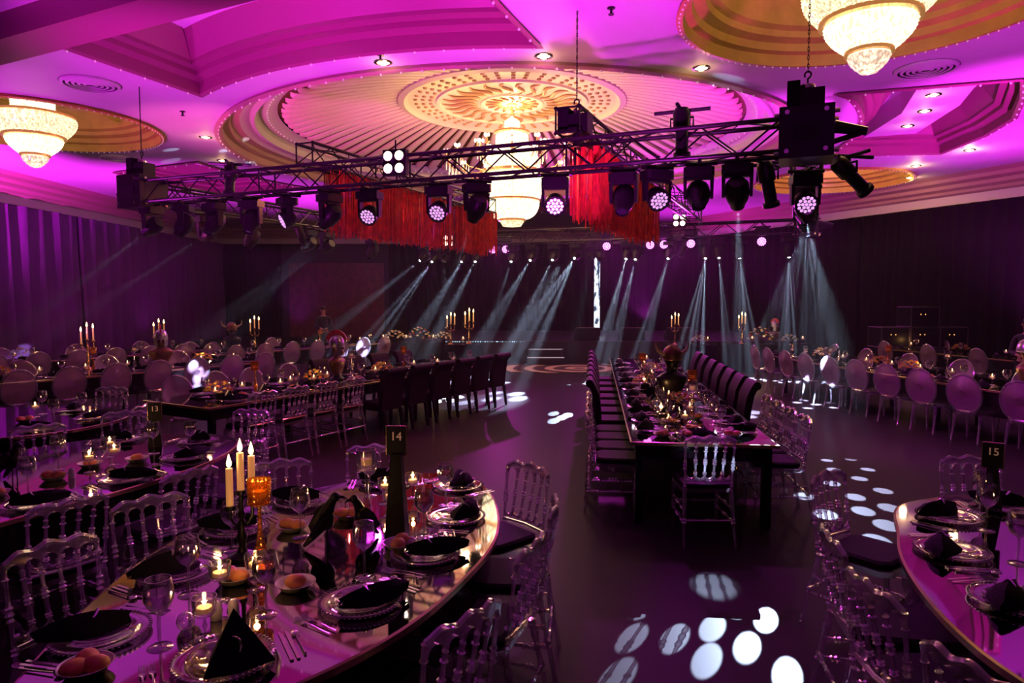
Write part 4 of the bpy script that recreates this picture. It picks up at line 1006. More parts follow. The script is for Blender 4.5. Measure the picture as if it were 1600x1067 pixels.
def sign(num, h=.44):
    o = empty('table_number_sign')
    b = MB().add([(-.055,-.05,0),(.055,-.05,0),(.055,.05,0),(-.055,.05,0),(-.028,-.024,h),(.028,-.024,h),(.028,.024,h),(-.028,.024,h)], [(0,3,2,1),(4,5,6,7),(0,1,5,4),(1,2,6,5),(2,3,7,6),(3,0,4,7)])
    b.build('obelisk_stand', M_STONE, o, False)
    MB().box(-.052, .052, -.004, .004, h-.005, h+.145).build('card', M_BLACKP, o, False)
    f = MB(); x, z0, z1 = .052, h-.005, h+.145
    for a, b_ in (((-x,0,z0),(x,0,z0)),((x,0,z0),(x,0,z1)),((x,0,z1),(-x,0,z1)),((-x,0,z1),(-x,0,z0))): f.tube([a, b_], .0042, 6)
    f.build('gold_frame', M_GOLDM, o)
    cu = bpy.data.curves.new('number', 'FONT'); cu.body = num; cu.size = .062; cu.extrude = .0012; cu.align_x = 'CENTER'; cu.materials.append(M_SIGN)
    t0 = bpy.data.objects.new('number', cu); C.objects.link(t0); me = bpy.data.meshes.new_from_object(t0); bpy.data.objects.remove(t0)
    t = bpy.data.objects.new('number', me); C.objects.link(t); t.parent = o; t.location = (0, -.0055, h+.072); t.rotation_euler = (PI/2, 0, 0)
    return o
M_SIGN = mat('sign_gold_glow', (.95, .72, .42), .4, emit=(1.0, .55, .3), es=.12)  # faint emission added so the digits show; the card is unlit
def helmet_bust(kind):
    def f():
        o = empty({'horn': 'horned_helmet_bust', 'crest': 'crested_helmet_bust', 'cap': 'helmeted_warrior_bust'}[kind])
        MB().lathe([(.10,0),(.11,.02),(.07,.05),(.05,.08)], 20).build('plinth', M_STONE, o)
        b = MB(); b.lathe([(.055,.06),(.10,.085),(.135,.14),(.165,.21),(.185,.265),(.175,.30),(.12,.335),(.068,.36),(.06,.44)], 24, Matrix.Diagonal((1.12,.60,1,1))); b.build('torso', M_BRONZE if kind != 'horn' else M_STONE, o)
        h = MB(); h.ball((0,-.01,.50), .088, 18, 12, None, 1.25); h.ball((0,-.105,.485), .018, 8, 6, None, 1.5); h.ball((0,-.075,.42), .035, 10, 6)
        for s in (-1, 1): h.ball((.032*s,-.084,.515), .014, 8, 5); h.ball((.086*s,0,.49), .018, 8, 5)
        h.build('head', M_BRONZE if kind != 'horn' else M_STONE, o)
        m = M_STEEL if kind != 'horn' else M_BRONZE
        hm = MB().lathe([(.112,.50),(.118,.53),(.112,.59),(.085,.645),(.04,.675),(.0001,.685)], 24); hm.tube([(.112*cos(t), .112*sin(t), .505) for t in [2*PI*i/24 for i in range(25)]], .009, 6, False)
        if kind == 'crest':
            for s in (-1, 1): hm.add([(.05*s,-.105,.52),(.108*s,-.05,.52),(.10*s,-.045,.38),(.055*s,-.09,.37)], [(0,1,2,3)]); hm.add([(.055*s,-.11,.52),(.112*s,-.055,.52),(.104*s,-.05,.38),(.06*s,-.095,.37)], [(3,2,1,0)])
            hm.add([(-.012,-.125,.53),(.012,-.125,.53),(.008,-.128,.46),(-.008,-.128,.46)], [(0,1,2,3)])
        if kind == 'cap': hm.prism([(-.10,-.10),(-.06,-.17),(.06,-.17),(.10,-.10),(.09,-.06),(-.09,-.06)], .515, .528)
        hm.build('helmet', m, o)
        if kind == 'horn':
            for s in (-1, 1): MB().tube([(s*.10,0,.57),(s*.15,0,.585),(s*.20,0,.62),(s*.225,0,.68),(s*.215,0,.74)], [.026,.023,.018,.012,.004], 10).build('horn', M_HORN, o)
        if kind == 'crest':
            c = MB(); pts = [(0, -.11+.0*i, 0) for i in range(1)]
            r0 = [(x, .125*cos(t)*-1, .575+.115*sin(t)) for x in (-.014, .014) for t in [0.25+2.7*i/12 for i in range(13)]]; r1 = [(x, .175*cos(t)*-1, .575+.185*sin(t)) for x in (-.014, .014) for t in [.25+2.7*i/12 for i in range(13)]]
            c.strip([r0[:13], r1[:13]]); c.strip([r1[13:], r0[13:]]); c.strip([r1[:13], r1[13:]]); c.build('crest', M_REDP, o)
        return o
    return f
def raven():
    o = empty('black_raven_figurine')
    b = MB().ball((0,0,.20), .055, 14, 10, Matrix.Translation((0,0,0)) @ Matrix.Shear('XY', 4, (0, 0)), 1.5); b.tube([(0,-.01,.26),(0,-.03,.31),(0,-.05,.345)], [.045,.036,.03], 10); b.ball((0,-.06,.355), .036, 12, 8)
    b.tube([(0,-.085,.355),(0,-.12,.35),(0,-.145,.335)], [.016,.010,.002], 8); b.tube([(0,.03,.15),(0,.10,.08),(0,.16,.02)], [.035,.028,.012], 8); b.build('body', M_STONE, o)
    for s in (-1, 1):
        w_ = MB(); w_.add([(.045*s,-.03,.27),(.075*s,.0,.30),(.12*s,.06,.25),(.10*s,.12,.14),(.06*s,.10,.10),(.05*s,.02,.15),(.052*s,-.03,.255),(.08*s,.004,.285),(.122*s,.064,.235),(.104*s,.124,.13),(.066*s,.104,.09),(.056*s,.02,.14)], [(0,1,2,3,4,5),(11,10,9,8,7,6)]+[(i,(i+1)%6,6+(i+1)%6,6+i) for i in range(6)]); w_.build('wing', M_STONE, o, False)
        MB().tube([(.02*s,0,.13),(.022*s,0,.0)], .006, 6).build('leg', M_STONE, o)
    return o
P_CH, P_CHF, P_NK, P_NT = Proto(charger), Proto(charger_far), Proto(napkin), Proto(napkin_tent)
P_FK, P_KN, P_SPN, P_WG, P_WG2, P_TL = Proto(fork), Proto(knife), Proto(spoon), Proto(wine_glass(True)), Proto(wine_glass(False)), Proto(tealight)
P_SH, P_RO, P_DI, P_CS, P_CSG, P_CD, P_CDB = Proto(shaker), Proto(roll), Proto(dish), Proto(candlestick(False, .42)), Proto(candlestick(True, .42)), Proto(candelabrum(False)), Proto(candelabrum(True))
P_RV = Proto(raven); P_FO = Proto(bloom_heap(3, [M_ORANGE, M_YELLOW])); P_FR_ = Proto(bloom_heap(4, [M_REDP, M_WHITEP, M_YELLOW], 26, .24, .26)); P_FW = Proto(bloom_heap(5, [M_WHITEP, M_YELLOW, M_WHITEP], 24, .20, .16))
P_HH, P_HC, P_HK = Proto(helmet_bust('horn')), Proto(helmet_bust('crest')), Proto(helmet_bust('cap'))

def facing(n): return math.atan2(-n[1], -n[0]) - PI/2         # local +y looks along -n
def loc(p, n, x, y):
    """x: to the sitter's right, y: into the table"""
    f = Vector((-n[0], -n[1])); r_ = Vector((f.y, -f.x)); q = Vector(p)+f*y+r_*x; return (q.x, q.y)
def chair(P_, back, n, z, label, grp, cat='chair', jit=.0):
    n = Vector(n).normalized(); q = Vector(back)-n*.26
    P_.put((q.x, q.y, 0), facing(n)+R.uniform(-jit, jit), label, cat, grp)
def setting(plate, n, seat, tbl, full=True, tent=False, glass=True, k=0):
    n = Vector(n).normalized(); rz = facing(n); z = TZ+.001
    P_CH.put((*plate, z), rz, 'beaded glass charger plate at the %s of %s' % (seat, tbl), 'plate', 'glass charger plates') if full else P_CHF.put((*plate, z), rz, 'glass charger plate at the %s of %s' % (seat, tbl), 'plate', 'glass charger plates')
    (P_NT if tent else P_NK).put((*loc(plate, n, .03 if full else 0, -.05), z), rz+(.0 if tent else 1.1+.4*sin(k*2.3)), 'black napkin at the %s of %s' % (seat, tbl), 'napkin', 'black napkins on plates')
    if full:
        for i, x in enumerate((-.215, -.245)): P_FK.put((*loc(plate, n, x, -.01), z), rz, '%s fork at the %s of %s' % (('inner', 'outer')[i], seat, tbl), 'fork', 'silver forks')
        for i, x in enumerate((.205, .228)): P_KN.put((*loc(plate, n, x, 0), z), rz, '%s knife at the %s of %s' % (('inner', 'outer')[i], seat, tbl), 'knife', 'silver knives')
        P_SPN.put((*loc(plate, n, .255, 0), z), rz, 'spoon at the %s of %s' % (seat, tbl), 'spoon', 'silver spoons')
    if glass and not full:
        P_WG.put((*loc(plate, n, .15, .22), z), rz, 'water glass at the %s of %s' % (seat, tbl), 'glass', 'water glasses')
def thing(P_, x, y, rz, label, cat, grp=None, z=TZ+.001, sc=None): return P_.put((x, y, z), rz, label, cat, grp, sc)

# ---- table fourteen
S14 = [((-.36,4.45),(.10,4.42),(.75,.66),'far aisle corner seat',True),((-.32,3.80),(.21,3.62),(.99,-.10),'second aisle seat from the far end',False),((-.42,3.24),(.08,3.02),(.94,-.34),'middle aisle seat',False),
       ((-.62,2.72),(-.17,2.32),(.80,-.60),'aisle seat next to the camera end',False),((-.99,2.27),(-.62,1.80),(.50,-.86),'camera end seat',True),
       ((-1.52,2.45),None,(-.97,.2),'bare place at the drapes side corner',False),((-1.52,3.02),(-2.05,2.98),(-.88,.47),'drapes side seat nearest the camera',False),((-1.48,3.60),(-1.98,3.68),(-.72,.70),'middle drapes side seat',False),
       ((-1.28,4.10),(-1.55,4.52),(-.50,.86),'far drapes side seat',False),((-.85,4.52),(-1.02,4.98),(-.12,.99),'far end seat',False)]
for k, (pl, bk, n, s, t) in enumerate(S14):
    setting(pl, n, s, 'table fourteen', True, k == 4, k=k)
    if bk: chair(P_NAP, bk, n, 0, 'clear spindle back chair at the %s of table fourteen' % s, 'clear spindle back chairs')
for (x, y), s in zip([(-1.26,2.37),(-1.36,2.80),(-1.38,3.30),(-1.11,3.51),(-.66,2.98),(-.46,3.50),(-.40,4.05),(-.97,2.62),(-.9,4.25)], ['nearest the camera on', 'beside the tealights nearest the drapes on', 'below the triple candles on', 'behind the ravens on', 'alone in front of the number sign on', 'just aisle side of the number sign on', 'farthest on the aisle side of', 'between the roll bowls on', 'at the far end of']):
    thing(P_WG, x, y, 0, 'stemmed glass half full of water %s table fourteen' % s, 'glass', 'water glasses')
TLS = [((-1.21,2.76),'drapes side of the amber goblet'),((-1.10,2.86),'just before the amber goblet'),((-1.13,2.44),'lowest one nearest the camera'),((-.77,4.08),'partly hidden by the number stand'),((-.62,4.20),'aisle side of the number stand'),((-.70,3.86),'low beside the number stand')]
for (x, y), s in TLS:
    thing(P_TL, x, y, 0, 'goblet with a lit floating candle, %s on table fourteen' % s, 'candle holder', 'floating candle goblets'); point('candle_light', (x, y, TZ+.165), .9, FLAME, .012)
thing(P_CDB, -1.30, 3.22, .5, 'black candle stand with three thick white lit candles on table fourteen', 'candle holder', None, TZ+.001, 1.0)
for dx in (-.07, .0, .07): point('candle_light', (-1.30+dx, 3.22+dx*.5, TZ+.56), 1.0, FLAME, .012)
thing(P_CSG, -1.16, 3.08, 0, 'tall candlestick with a gold ribbed cup on table fourteen', 'candle holder', 'tall candlesticks'); point('candle_light', (-1.16, 3.08, TZ+.40), .25, (1, .45, .1), .02)
thing(P_CS, -.80, 3.70, 0, 'tall clear candlestick with cut glass cup beside the card fourteen stand', 'candle holder', 'tall candlesticks')
sg = sign('14'); sg.location = (-.60, 3.50, TZ+.001); sg.rotation_euler[2] = -.08; tag(sg, 'black obelisk stand with a gold framed card reading 14', 'sign')
thing(P_RV, -.93, 3.36, 1.9, 'black raven figurine in the middle of table fourteen, facing the drapes', 'figurine', 'black raven figurines', TZ+.001, .70)
thing(P_RV, -.78, 3.46, -.9, 'black raven figurine with spread wings next to the card fourteen stand', 'figurine', 'black raven figurines', TZ+.001, .62)
thing(P_SH, -1.09, 2.60, 0, 'white salt shaker, the aisle side one on table fourteen', 'shaker', 'white shakers'); thing(P_SH, -1.15, 2.58, 0, 'white pepper shaker, the drapes side one on table fourteen', 'shaker', 'white shakers')
cb = MB().ball((0,0,.034), .034, 18, 12).build('crystal_ball', M_GLASS); cb.location = (-1.23, 2.50, TZ+.001); tag(cb, 'small crystal ball on table fourteen beside the lowest floating candle', 'ornament')
def rolls(x, y, n, where, bowl=True, sc=1.0):
    if bowl: thing(P_DI, x, y, 0, 'white bowl of bread rolls ' + where, 'bowl', 'white bread bowls')
    for i in range(n):
        a = 2*PI*i/max(1, n)+x*3; d = .036 if n > 1 else 0
        thing(P_RO, x+d*cos(a), y+d*sin(a), a, 'round bread roll, %s in the bowl %s' % (['first','second','third'][i], where), 'bread roll', 'bread rolls', TZ+(.012 if bowl else .0))
for x, y, n, s in [(-1.22,2.93,2,'behind the shakers on table fourteen'),(-.93,2.86,1,'before the ravens on table fourteen'),(-.93,3.80,2,'past the clear candlestick on table fourteen'),(-.56,3.34,2,'in front of the card fourteen stand'),(-1.42,2.20,3,'at the camera end of table fourteen'),(-1.18,3.60,2,'behind the amber goblet on table fourteen')]: rolls(x, y, n, s)

# ---- table fifteen
S15 = [((2.48,3.80),(1.98,4.20),(-.60,.80),'far aisle seat',False),((2.16,3.28),(1.50,3.12),(-.98,.18),'middle aisle seat',False),((2.06,2.72),(1.40,2.58),(-.99,-.06),'aisle seat nearer the camera',False),
       ((2.02,2.15),(1.40,1.98),(-.96,-.25),'aisle seat at the frame edge',False),((2.95,3.98),(3.15,4.62),(.1,.99),'far end seat',False),((3.30,3.4),None,(1,.1),'wall side place',False)]
for k, (pl, bk, n, s, t) in enumerate(S15):
    setting(pl, n, s, 'table fifteen', True, k=k+3)
    if bk: chair(P_NAP, bk, n, 0, 'clear spindle back chair at the %s of table fifteen' % s, 'clear spindle back chairs')
for (x, y), s in zip([(2.70,3.86),(2.55,3.60),(2.38,3.14),(2.62,2.9)], ['before the number sign on', 'nearest the far aisle plate on', 'between the middle plates on', 'beside the rolls on']):
    thing(P_WG2 if y > 3.5 else P_WG, x, y, 0, 'stemmed glass %s table fifteen' % s, 'glass', 'water glasses')
sg = sign('15', .25); sg.location = (2.84, 3.98, TZ+.001); sg.rotation_euler[2] = -.55; tag(sg, 'black obelisk stand with a dim framed card reading 15', 'sign')
rolls(2.62, 2.62, 3, 'on table fifteen'); thing(P_TL, 2.75, 3.2, 0, 'glass goblet with a lit floating candle on table fifteen', 'candle holder', 'floating candle goblets'); point('candle_light', (2.75, 3.2, TZ+.17), .7, FLAME, .012)

# ---- table thirteen
tn = 'table thirteen'
SC_ = [((-2.90,4.05),(-2.42,3.66),(.80,-.60),'camera side seat',False),((-2.66,4.62),(-2.06,4.30),(.86,-.50),'middle aisle seat',False),((-2.56,5.25),(-1.98,5.15),(.98,-.2),'far aisle seat',False),((-2.72,5.85),(-2.55,6.62),(.2,.98),'far end seat',False),
       ((-3.4,5.9),(-3.72,6.5),(-.4,.9),'far drapes side seat',False),((-3.15,3.55),(-2.85,3.05),(.75,-.66),'frame edge seat',False)]
for k, (pl, bk, n, s, t) in enumerate(SC_):
    setting(pl, n, s, tn, True, k=k+1); chair(P_NAP, bk, n, 0, 'clear spindle back chair at the %s of %s' % (s, tn), 'clear spindle back chairs')
for (x, y), s in zip([(-3.04,4.22),(-2.90,4.74),(-2.62,5.50),(-2.88,5.42),(-3.3,4.9)], ['nearest the camera on', 'under the floating candles on', 'farthest on the aisle side of', 'near the far rolls on', 'in the middle of']):
    thing(P_WG, x, y, 0, 'stemmed water glass %s %s' % (s, tn), 'glass', 'water glasses')
for (x, y), s in zip([(-3.03,4.83),(-3.16,5.30),(-2.98,5.05)], ['camera side', 'farthest', 'lowest, middle']):
    thing(P_TL, x, y, 0, 'glass goblet with lit floating candle, %s of three on %s' % (s, tn), 'candle holder', 'floating candle goblets'); point('candle_light', (x, y, TZ+.165), .7, FLAME, .012)
for x, y, n, s in [(-3.15,4.62,2,'on the near half of '+tn),(-3.12,4.98,1,'below the candles on '+tn),(-2.86,5.14,1,'on the aisle side of '+tn),(-3.25,4.22,2,'at the camera end of '+tn)]: rolls(x, y, n, s)
thing(P_SH, -3.05, 4.66, 0, 'white salt shaker on '+tn, 'shaker', 'white shakers'); thing(P_RV, -3.4, 4.6, 1.2, 'black raven figurine on '+tn, 'figurine', 'black raven figurines')
tn = 'the small oval table'
for k, (pl, bk, n, s) in enumerate([((-4.5,6.4),(-4.1,5.85),(.6,-.8),'camera side seat'),((-4.35,7.0),(-3.78,6.95),(.98,-.1),'aisle side seat'),((-4.9,7.5),(-4.9,8.3),(0,1),'far seat'),((-5.5,6.3),(-5.6,5.6),(-.1,-.99),'drapes side camera seat')]):
    setting(pl, n, s, tn, False, k=k); chair(P_NAP, bk, n, 0, 'clear spindle back chair at the %s of %s' % (s, tn), 'clear spindle back chairs')
rolls(-4.9, 6.8, 2, 'on '+tn); thing(P_TL, -5.0, 7.1, 0, 'glass goblet with a lit floating candle on '+tn, 'candle holder', 'floating candle goblets'); point('candle_light', (-5.0, 7.1, TZ+.17), .8, FLAME, .012)

# ---- the long aisle table and the centre table
def e13(s, off=0): p = C13+d13*s+n13*off; return (p.x, p.y)
for i, s in enumerate([.51, 1.02, 1.53, 2.04]):
    w_ = ORD[i]+' aisle side clear chair'; setting(e13(s, -.22), n13, ORD[i]+' aisle side place', 'the long aisle table', False, k=i)
    chair(P_NAP, e13(s, .30), n13, 0, 'clear spindle back chair, %s on the aisle side of the long aisle table' % ORD[i], 'clear spindle back chairs')
for i, s in enumerate([2.82, 3.43, 4.03, 4.63, 5.23, 5.83]):
    setting(e13(s, -.22), n13, ORD[i+4]+' aisle side place', 'the long aisle table', False, k=i)
    chair(P_PAR, e13(s, .36), n13, 0, 'black covered chair, %s from the clear ones along the long aisle table' % ORD[i], 'black covered chairs')
for i, s in enumerate([.7, 1.3, 1.9, 2.6, 3.3, 4.0, 4.7, 5.4]):
    setting(e13(s, -1.03), -n13, ORD[i]+' drapes side place', 'the long aisle table', False, k=i, glass=i % 2 == 0)
    chair(P_GHO if i < 4 else P_PAR, e13(s, -1.25-.34), -n13, 0, '%s chair, %s along the drapes side of the long aisle table' % ('clear oval back' if i < 4 else 'black covered', ORD[i]), 'oval back chairs' if i < 4 else 'black covered chairs')
sg = sign('13', .22); sg.rotation_euler[2] = .35; sg.location = (-3.02, 5.72, TZ+.001); tag(sg, 'dark framed card reading 13 on its short stand at the far end of table thirteen', 'sign')
CP = []   # centre pieces on the long aisle table
for i, (P_, s, o_, lab, cat, g2) in enumerate([(P_CSG, 1.1, -.55, 'tall candlestick with a gold cup on the long aisle table toward the camera end', 'candle holder', 'tall candlesticks'), (P_CS, 3.1, -.75, 'tall clear candlestick halfway along the long aisle table', 'candle holder', 'tall candlesticks'), (P_HC, 2.75, -.72, 'crested steel helmet on a bronze bust in the middle of the long aisle table', 'bust', None),
         (P_FO, 2.2, -.6, 'orange and yellow flowers on the long aisle table nearest the bust', 'flowers', 'orange flower bowls'), (P_FO, .6, -.6, 'orange and yellow flowers at the camera end of the long aisle table', 'flowers', 'orange flower bowls'), (P_FO, 3.6, -.55, 'orange and yellow flowers on the long aisle table behind the black chairs', 'flowers', 'orange flower bowls'),
         (P_CSG, 4.2, -.6, 'tall candlestick with a gold cup on the far half of the long aisle table', 'candle holder', 'tall candlesticks')]):
    thing(P_, *e13(s, o_), i*.7, lab, cat, g2)
for i, s in enumerate([.45, .95, 1.45, 1.75, 2.05, 2.45, 3.35, 4.5, 5.0, 5.7]):
    x, y = e13(s, -.48-.14*(i % 2)); thing(P_TL, x, y, 0, 'glass goblet with a lit floating candle, %s along the long aisle table from the camera' % ORD[i], 'candle holder', 'floating candle goblets')
    if i % 2 == 0: point('candle_light', (x, y, TZ+.18), 1.3, FLAME, .02)
for i, s in enumerate([.8, 1.65, 2.9]): rolls(*e13(s, -.42), 2, '%s along the long aisle table from the camera' % ORD[i])

def e5(s, off=0): p = C5+d5*s+n5*off; return (p.x, p.y)     # off > 0: off the side facing the long aisle table
for i, s in enumerate([.55, 1.0, 1.45, 1.9]):
    setting(e5(s, -.22), n5, ORD[i]+' place facing the wide aisle', 'the centre table', False, k=i, glass=False)
    chair(P_NAP, e5(s, .36), n5, 0, 'clear spindle back chair, %s along the wide aisle side of the centre table' % ORD[i], 'clear spindle back chairs')
    setting(e5(s, -1.03), -n5, ORD[i]+' place facing the dots', 'the centre table', False, k=i+2, glass=False)
    chair(P_NAP, e5(s+.02, -1.25-.36), -n5, 0, 'clear spindle chair, %s along the centre table side facing the dots' % ORD[i], 'clear spindle back chairs')
for i, s in enumerate([2.75, 3.4, 4.05, 4.75, 5.5, 6.3, 7.1]):
    setting(e5(s, -.22), n5, ORD[i+4]+' place facing the wide aisle', 'the centre table', False, k=i, glass=False)
    chair(P_PAR, e5(s, .34), n5, 0, 'black covered chair, %s along the wide aisle side of the centre table' % ORD[i], 'black covered chairs')
    setting(e5(s, -1.03), -n5, ORD[i+4]+' place facing the dots', 'the centre table', False, k=i, glass=False)
    chair(P_PAR, e5(s, -1.25-.36), -n5, 0, 'black covered chair, %s along the centre table side facing the dots' % ORD[i], 'black covered chairs')
P_NAP.put((1.58, 5.62, 0), -.02, 'brightly lit clear spindle back chair alone at the near end of the centre table', 'chair', 'clear spindle back chairs')
setting((1.66, 6.06), (0, -1), 'near end', 'the centre table', True, k=2)
for i, s in enumerate([.45, .8, 1.15, 1.5, 1.9, 2.4, 2.9, 3.5, 4.2, 5.0, 5.9]):
    thing(P_WG, *e5(s, -.42), 0, 'stemmed water glass, %s in the wide aisle side row on the centre table' % ORD[i], 'glass', 'water glasses')
    thing(P_WG, *e5(s+.1, -.86), 0, 'stemmed water glass, %s in the dots side row on the centre table' % ORD[i], 'glass', 'water glasses')
for i, s in enumerate([.75, 1.3, 2.2, 2.6, 3.1, 3.8, 4.6, 5.4, 6.2, 7.2]):
    x, y = e5(s, -.56-.12*(i % 2)); thing(P_TL, x, y, 0, 'glass goblet with a lit floating candle, %s along the centre table' % ORD[i], 'candle holder', 'floating candle goblets')
    if i % 2 == 0: point('candle_light', (x, y, TZ+.18), 1.3, FLAME, .02)
for s, o_, P_, lab, cat, g2 in [(2.45, -.62, P_HH, 'horned helmet on a black bust in the middle of the centre table', 'bust', None), (1.7, -.60, P_FO, 'orange and yellow flowers before the horned helmet on the centre table', 'flowers', 'orange flower bowls'), (3.5, -.38, P_FO, 'orange and yellow flowers behind the horned helmet on the centre table', 'flowers', 'orange flower bowls'),
       (1.0, -.66, P_CS, 'tall clear candlestick nearest the end chair on the centre table', 'candle holder', 'tall candlesticks'), (2.0, -.80, P_CSG, 'tall candlestick with a gold cup beside the horned helmet', 'candle holder', 'tall candlesticks'), (4.4, -.40, P_CSG, 'tall candlestick with a gold cup far along the centre table', 'candle holder', 'tall candlesticks'), (2.2, -.40, P_RV, 'black raven figurine on the centre table by the horned helmet', 'figurine', 'black raven figurines'), (5.2, -.6, P_FO, 'orange and yellow flowers farthest along the centre table', 'flowers', 'orange flower bowls')]:
    thing(P_, *e5(s, o_), .3, lab, cat, g2)
for i, (s, o_) in enumerate([(.25, -.30), (.27, -.52), (.55, -.60), (.30, -.92), (.9, -.45), (1.2, -.72)]): rolls(*e5(s, o_), 2, '%s from the end chair on the centre table' % ORD[i])

# ---- curved tables with oval back chairs
def lined(P_, N_, W, tbl, near='side facing the camera', far='far side', fstep=2, tl=2, seed=0):
    q = random.Random(seed); m = len(P_)
    for i, (p, n) in enumerate(zip(P_, N_)):
        chair(P_GHO, p, n, 0, 'oval back chair, %s along the %s of %s' % (ORD[i], near, tbl), 'oval back chairs')
        n = Vector(n); e = Vector(p)-n*.52; setting((e.x, e.y), n, ORD[i]+' '+near.split()[0]+' side place', tbl, False, k=i, glass=True)
    j = 0
    for i in range(0, m-1, fstep):
        n = Vector(N_[i]); e = Vector(P_[i])-n*(.30+W+.34)+Vector((n.y, -n.x))*.1
        chair(P_GHO, (e.x, e.y), -n, 0, 'oval back chair, %s along the %s of %s' % (ORD[j], far, tbl), 'oval back chairs'); j += 1
    k = 0
    for i in range(m):
        n = Vector(N_[i]); c = Vector(P_[i])-n*(.30+W*.5); t = Vector((n.y, -n.x))
        if i % tl == 0:
            x, y = c+t*.12; thing(P_TL, x, y, 0, 'glass goblet with a lit floating candle, %s along %s' % (ORD[k], tbl), 'candle holder', 'floating candle goblets')
            if k % 2 == 0: point('candle_light', (x, y, TZ+.2), 1.6, FLAME, .02)
            k += 1
t6 = 'the table of purple lit chairs'
lined(P6, N6, 1.2, t6, 'dots side', 'wall side', 2, 1, 1)
def mid(P_, N_, i, W=1.15, f=0): n = Vector(N_[i]); t = Vector((n.y, -n.x)); c = Vector(P_[i])-n*(.30+W*.5)+t*f; return (c.x, c.y)
for i, f, P_, lab, cat, g2 in [(8, -.3, P_HK, 'bronze warrior bust with a silver peaked helmet on the curved table', 'bust', None), (9, -.1, P_CS, 'tall clear candlestick at the camera end of the curved table', 'candle holder', 'tall candlesticks'), (5, .2, P_CSG, 'tall candlestick with a gold cup midway along the curved table', 'candle holder', 'tall candlesticks'), (7, .2, P_CS, 'tall clear candlestick next to the warrior bust', 'candle holder', 'tall candlesticks'),
      (4, -.2, P_FO, 'orange flowers midway along the curved table', 'flowers', 'orange flower bowls'), (6, .3, P_FO, 'orange flowers on the camera half of the curved table', 'flowers', 'orange flower bowls'), (2, .1, P_FW, 'white and yellow flowers on the far part of the curved table', 'flowers', 'white flower bowls'), (3, .3, P_RV, 'black raven figurine on the curved table', 'figurine', 'black raven figurines')]:
    thing(P_, *mid(P6, N6, i, 1.2, f), .6 if P_ is not P_HK else .9, lab, cat, g2)
for i in (7, 8): rolls(*mid(P6, N6, i, .7, .3), 2, '%s on the curved table' % ('near the warrior bust' if i == 8 else 'behind the warrior bust'))
lined(P6b, N6b, 1.1, 'the table by the slanted drapes', 'camera side', 'wall side', 2, 2, 2)
thing(P_CS, *mid(P6b, N6b, 3), 0, 'tall clear candlestick on the table by the slanted drapes', 'candle holder', 'tall candlesticks'); thing(P_FO, *mid(P6b, N6b, 1), 0, 'orange flowers on the table by the slanted drapes', 'flowers', 'orange flower bowls')
N7 = [NN7]*8
for P_, tbl, sd in ((P7, 'the middle drapes side table', 3), (P8, 'the table by the plum drapes', 4), (P9, 'the table before the wood doors', 5)):
    lined(P_, N7[:len(P_)], 1.1, tbl, 'aisle side', 'drapes side', 2 if sd < 5 else 3, 1 if sd != 4 else 2, sd)
for (x, y), s in (((-7.45,11.95),'on the middle drapes side table, closer to the camera'), ((-7.3,14.1),'on the table by the plum drapes'), ((-6.15,16.3),'on the table before the wood doors')):
    thing(P_CD, x, y, .2, 'candelabrum with three tall lit tapers ' + s, 'candle holder', 'three arm candelabra', TZ+.001 if y > 12 else TZ+.001, 1.15); point('candle_light', (x, y, TZ+.85), 2.2, FLAME, .04)
for i, f, PP, P_, lab, cat, g2 in [(3, 0, P7, P_CSG, 'tall candlestick with a gold cup on the camera half of the middle drapes side table', 'candle holder', 'tall candlesticks'), (5, .2, P7, P_HC, 'crested helmet bust on the middle drapes side table', 'bust', 'helmet busts among the drapes side tables'), (6, .1, P7, P_FO, 'orange flowers on the far end of the middle drapes side table', 'flowers', 'orange flower bowls'), (1, 0, P7, P_FO, 'orange flowers on the camera end of the middle drapes side table', 'flowers', 'orange flower bowls'),
      (4, 0, P7, P_CS, 'tall clear candlestick at the middle of the middle drapes side table', 'candle holder', 'tall candlesticks'), (2, 0, P8, P_FW, 'pale flowers on the table by the plum drapes', 'flowers', 'white flower bowls'), (6, 0, P8, P_CS, 'tall clear candlestick on the table by the plum drapes', 'candle holder', 'tall candlesticks'), (1, .3, P9, P_HH, 'horned helmet bust on the table before the wood doors', 'bust', 'helmet busts among the drapes side tables'),
      (4, 0, P9, P_CSG, 'tall candlestick with a gold cup on the table before the wood doors', 'candle holder', 'tall candlesticks'), (5, 0, P9, P_FO, 'orange flowers on the table before the wood doors', 'flowers', 'orange flower bowls')]:
    thing(P_, *mid(PP, N7, i, 1.1, f), .5, lab, cat, g2)

# ================================================================ stage end of the hall
M_STAGE = mat('stage_black', (.018, .015, .02), .45)
M_NOSE = mat('nosing_with_glow', (.75, .75, .78), .4, emit=(.7, .8, 1), es=.25)  # bluish glow put into the white edges; no lamp in them
st = empty('stage_platform', (3.2, 24.5, 0), 0, 'low black stage platform at the far end of the hall', 'stage')
MB().box(-6.2, 5.6, -3.6, 3.4, 0, .66).build('deck', M_STAGE, st, False)
b = MB(); q = random.Random(3)
for k in range(46): x = -6.0+.07*k+q.uniform(-.02, .02); b.ball((x, -3.62, .655), q.uniform(.006, .016), 6, 4)
b.build('edge_lights', emis('stage_edge_led', (.45, .75, 1.0), 2.2, False), st)
sp = empty('stage_steps', (1.0, 20.5, 0), 0, 'two step black stair with pale edged treads in front of the stage', 'steps')
for k, (y0, z0) in enumerate(((-.35, .22), (0, .44))):
    s = MB().box(-.55+.05*k, .55, y0, .38, 0 if k == 0 else .22, z0); t = s.build('tread', M_STAGE, sp, False)
    MB().box(-.55+.05*k, .55, y0-.008, y0+.02, z0-.004, z0+.02).build('nosing', M_NOSE, t, False)
MB().box(.50, .53, -.35, .38, .2, .46).build('side_panel', M_STAGE, sp, False)
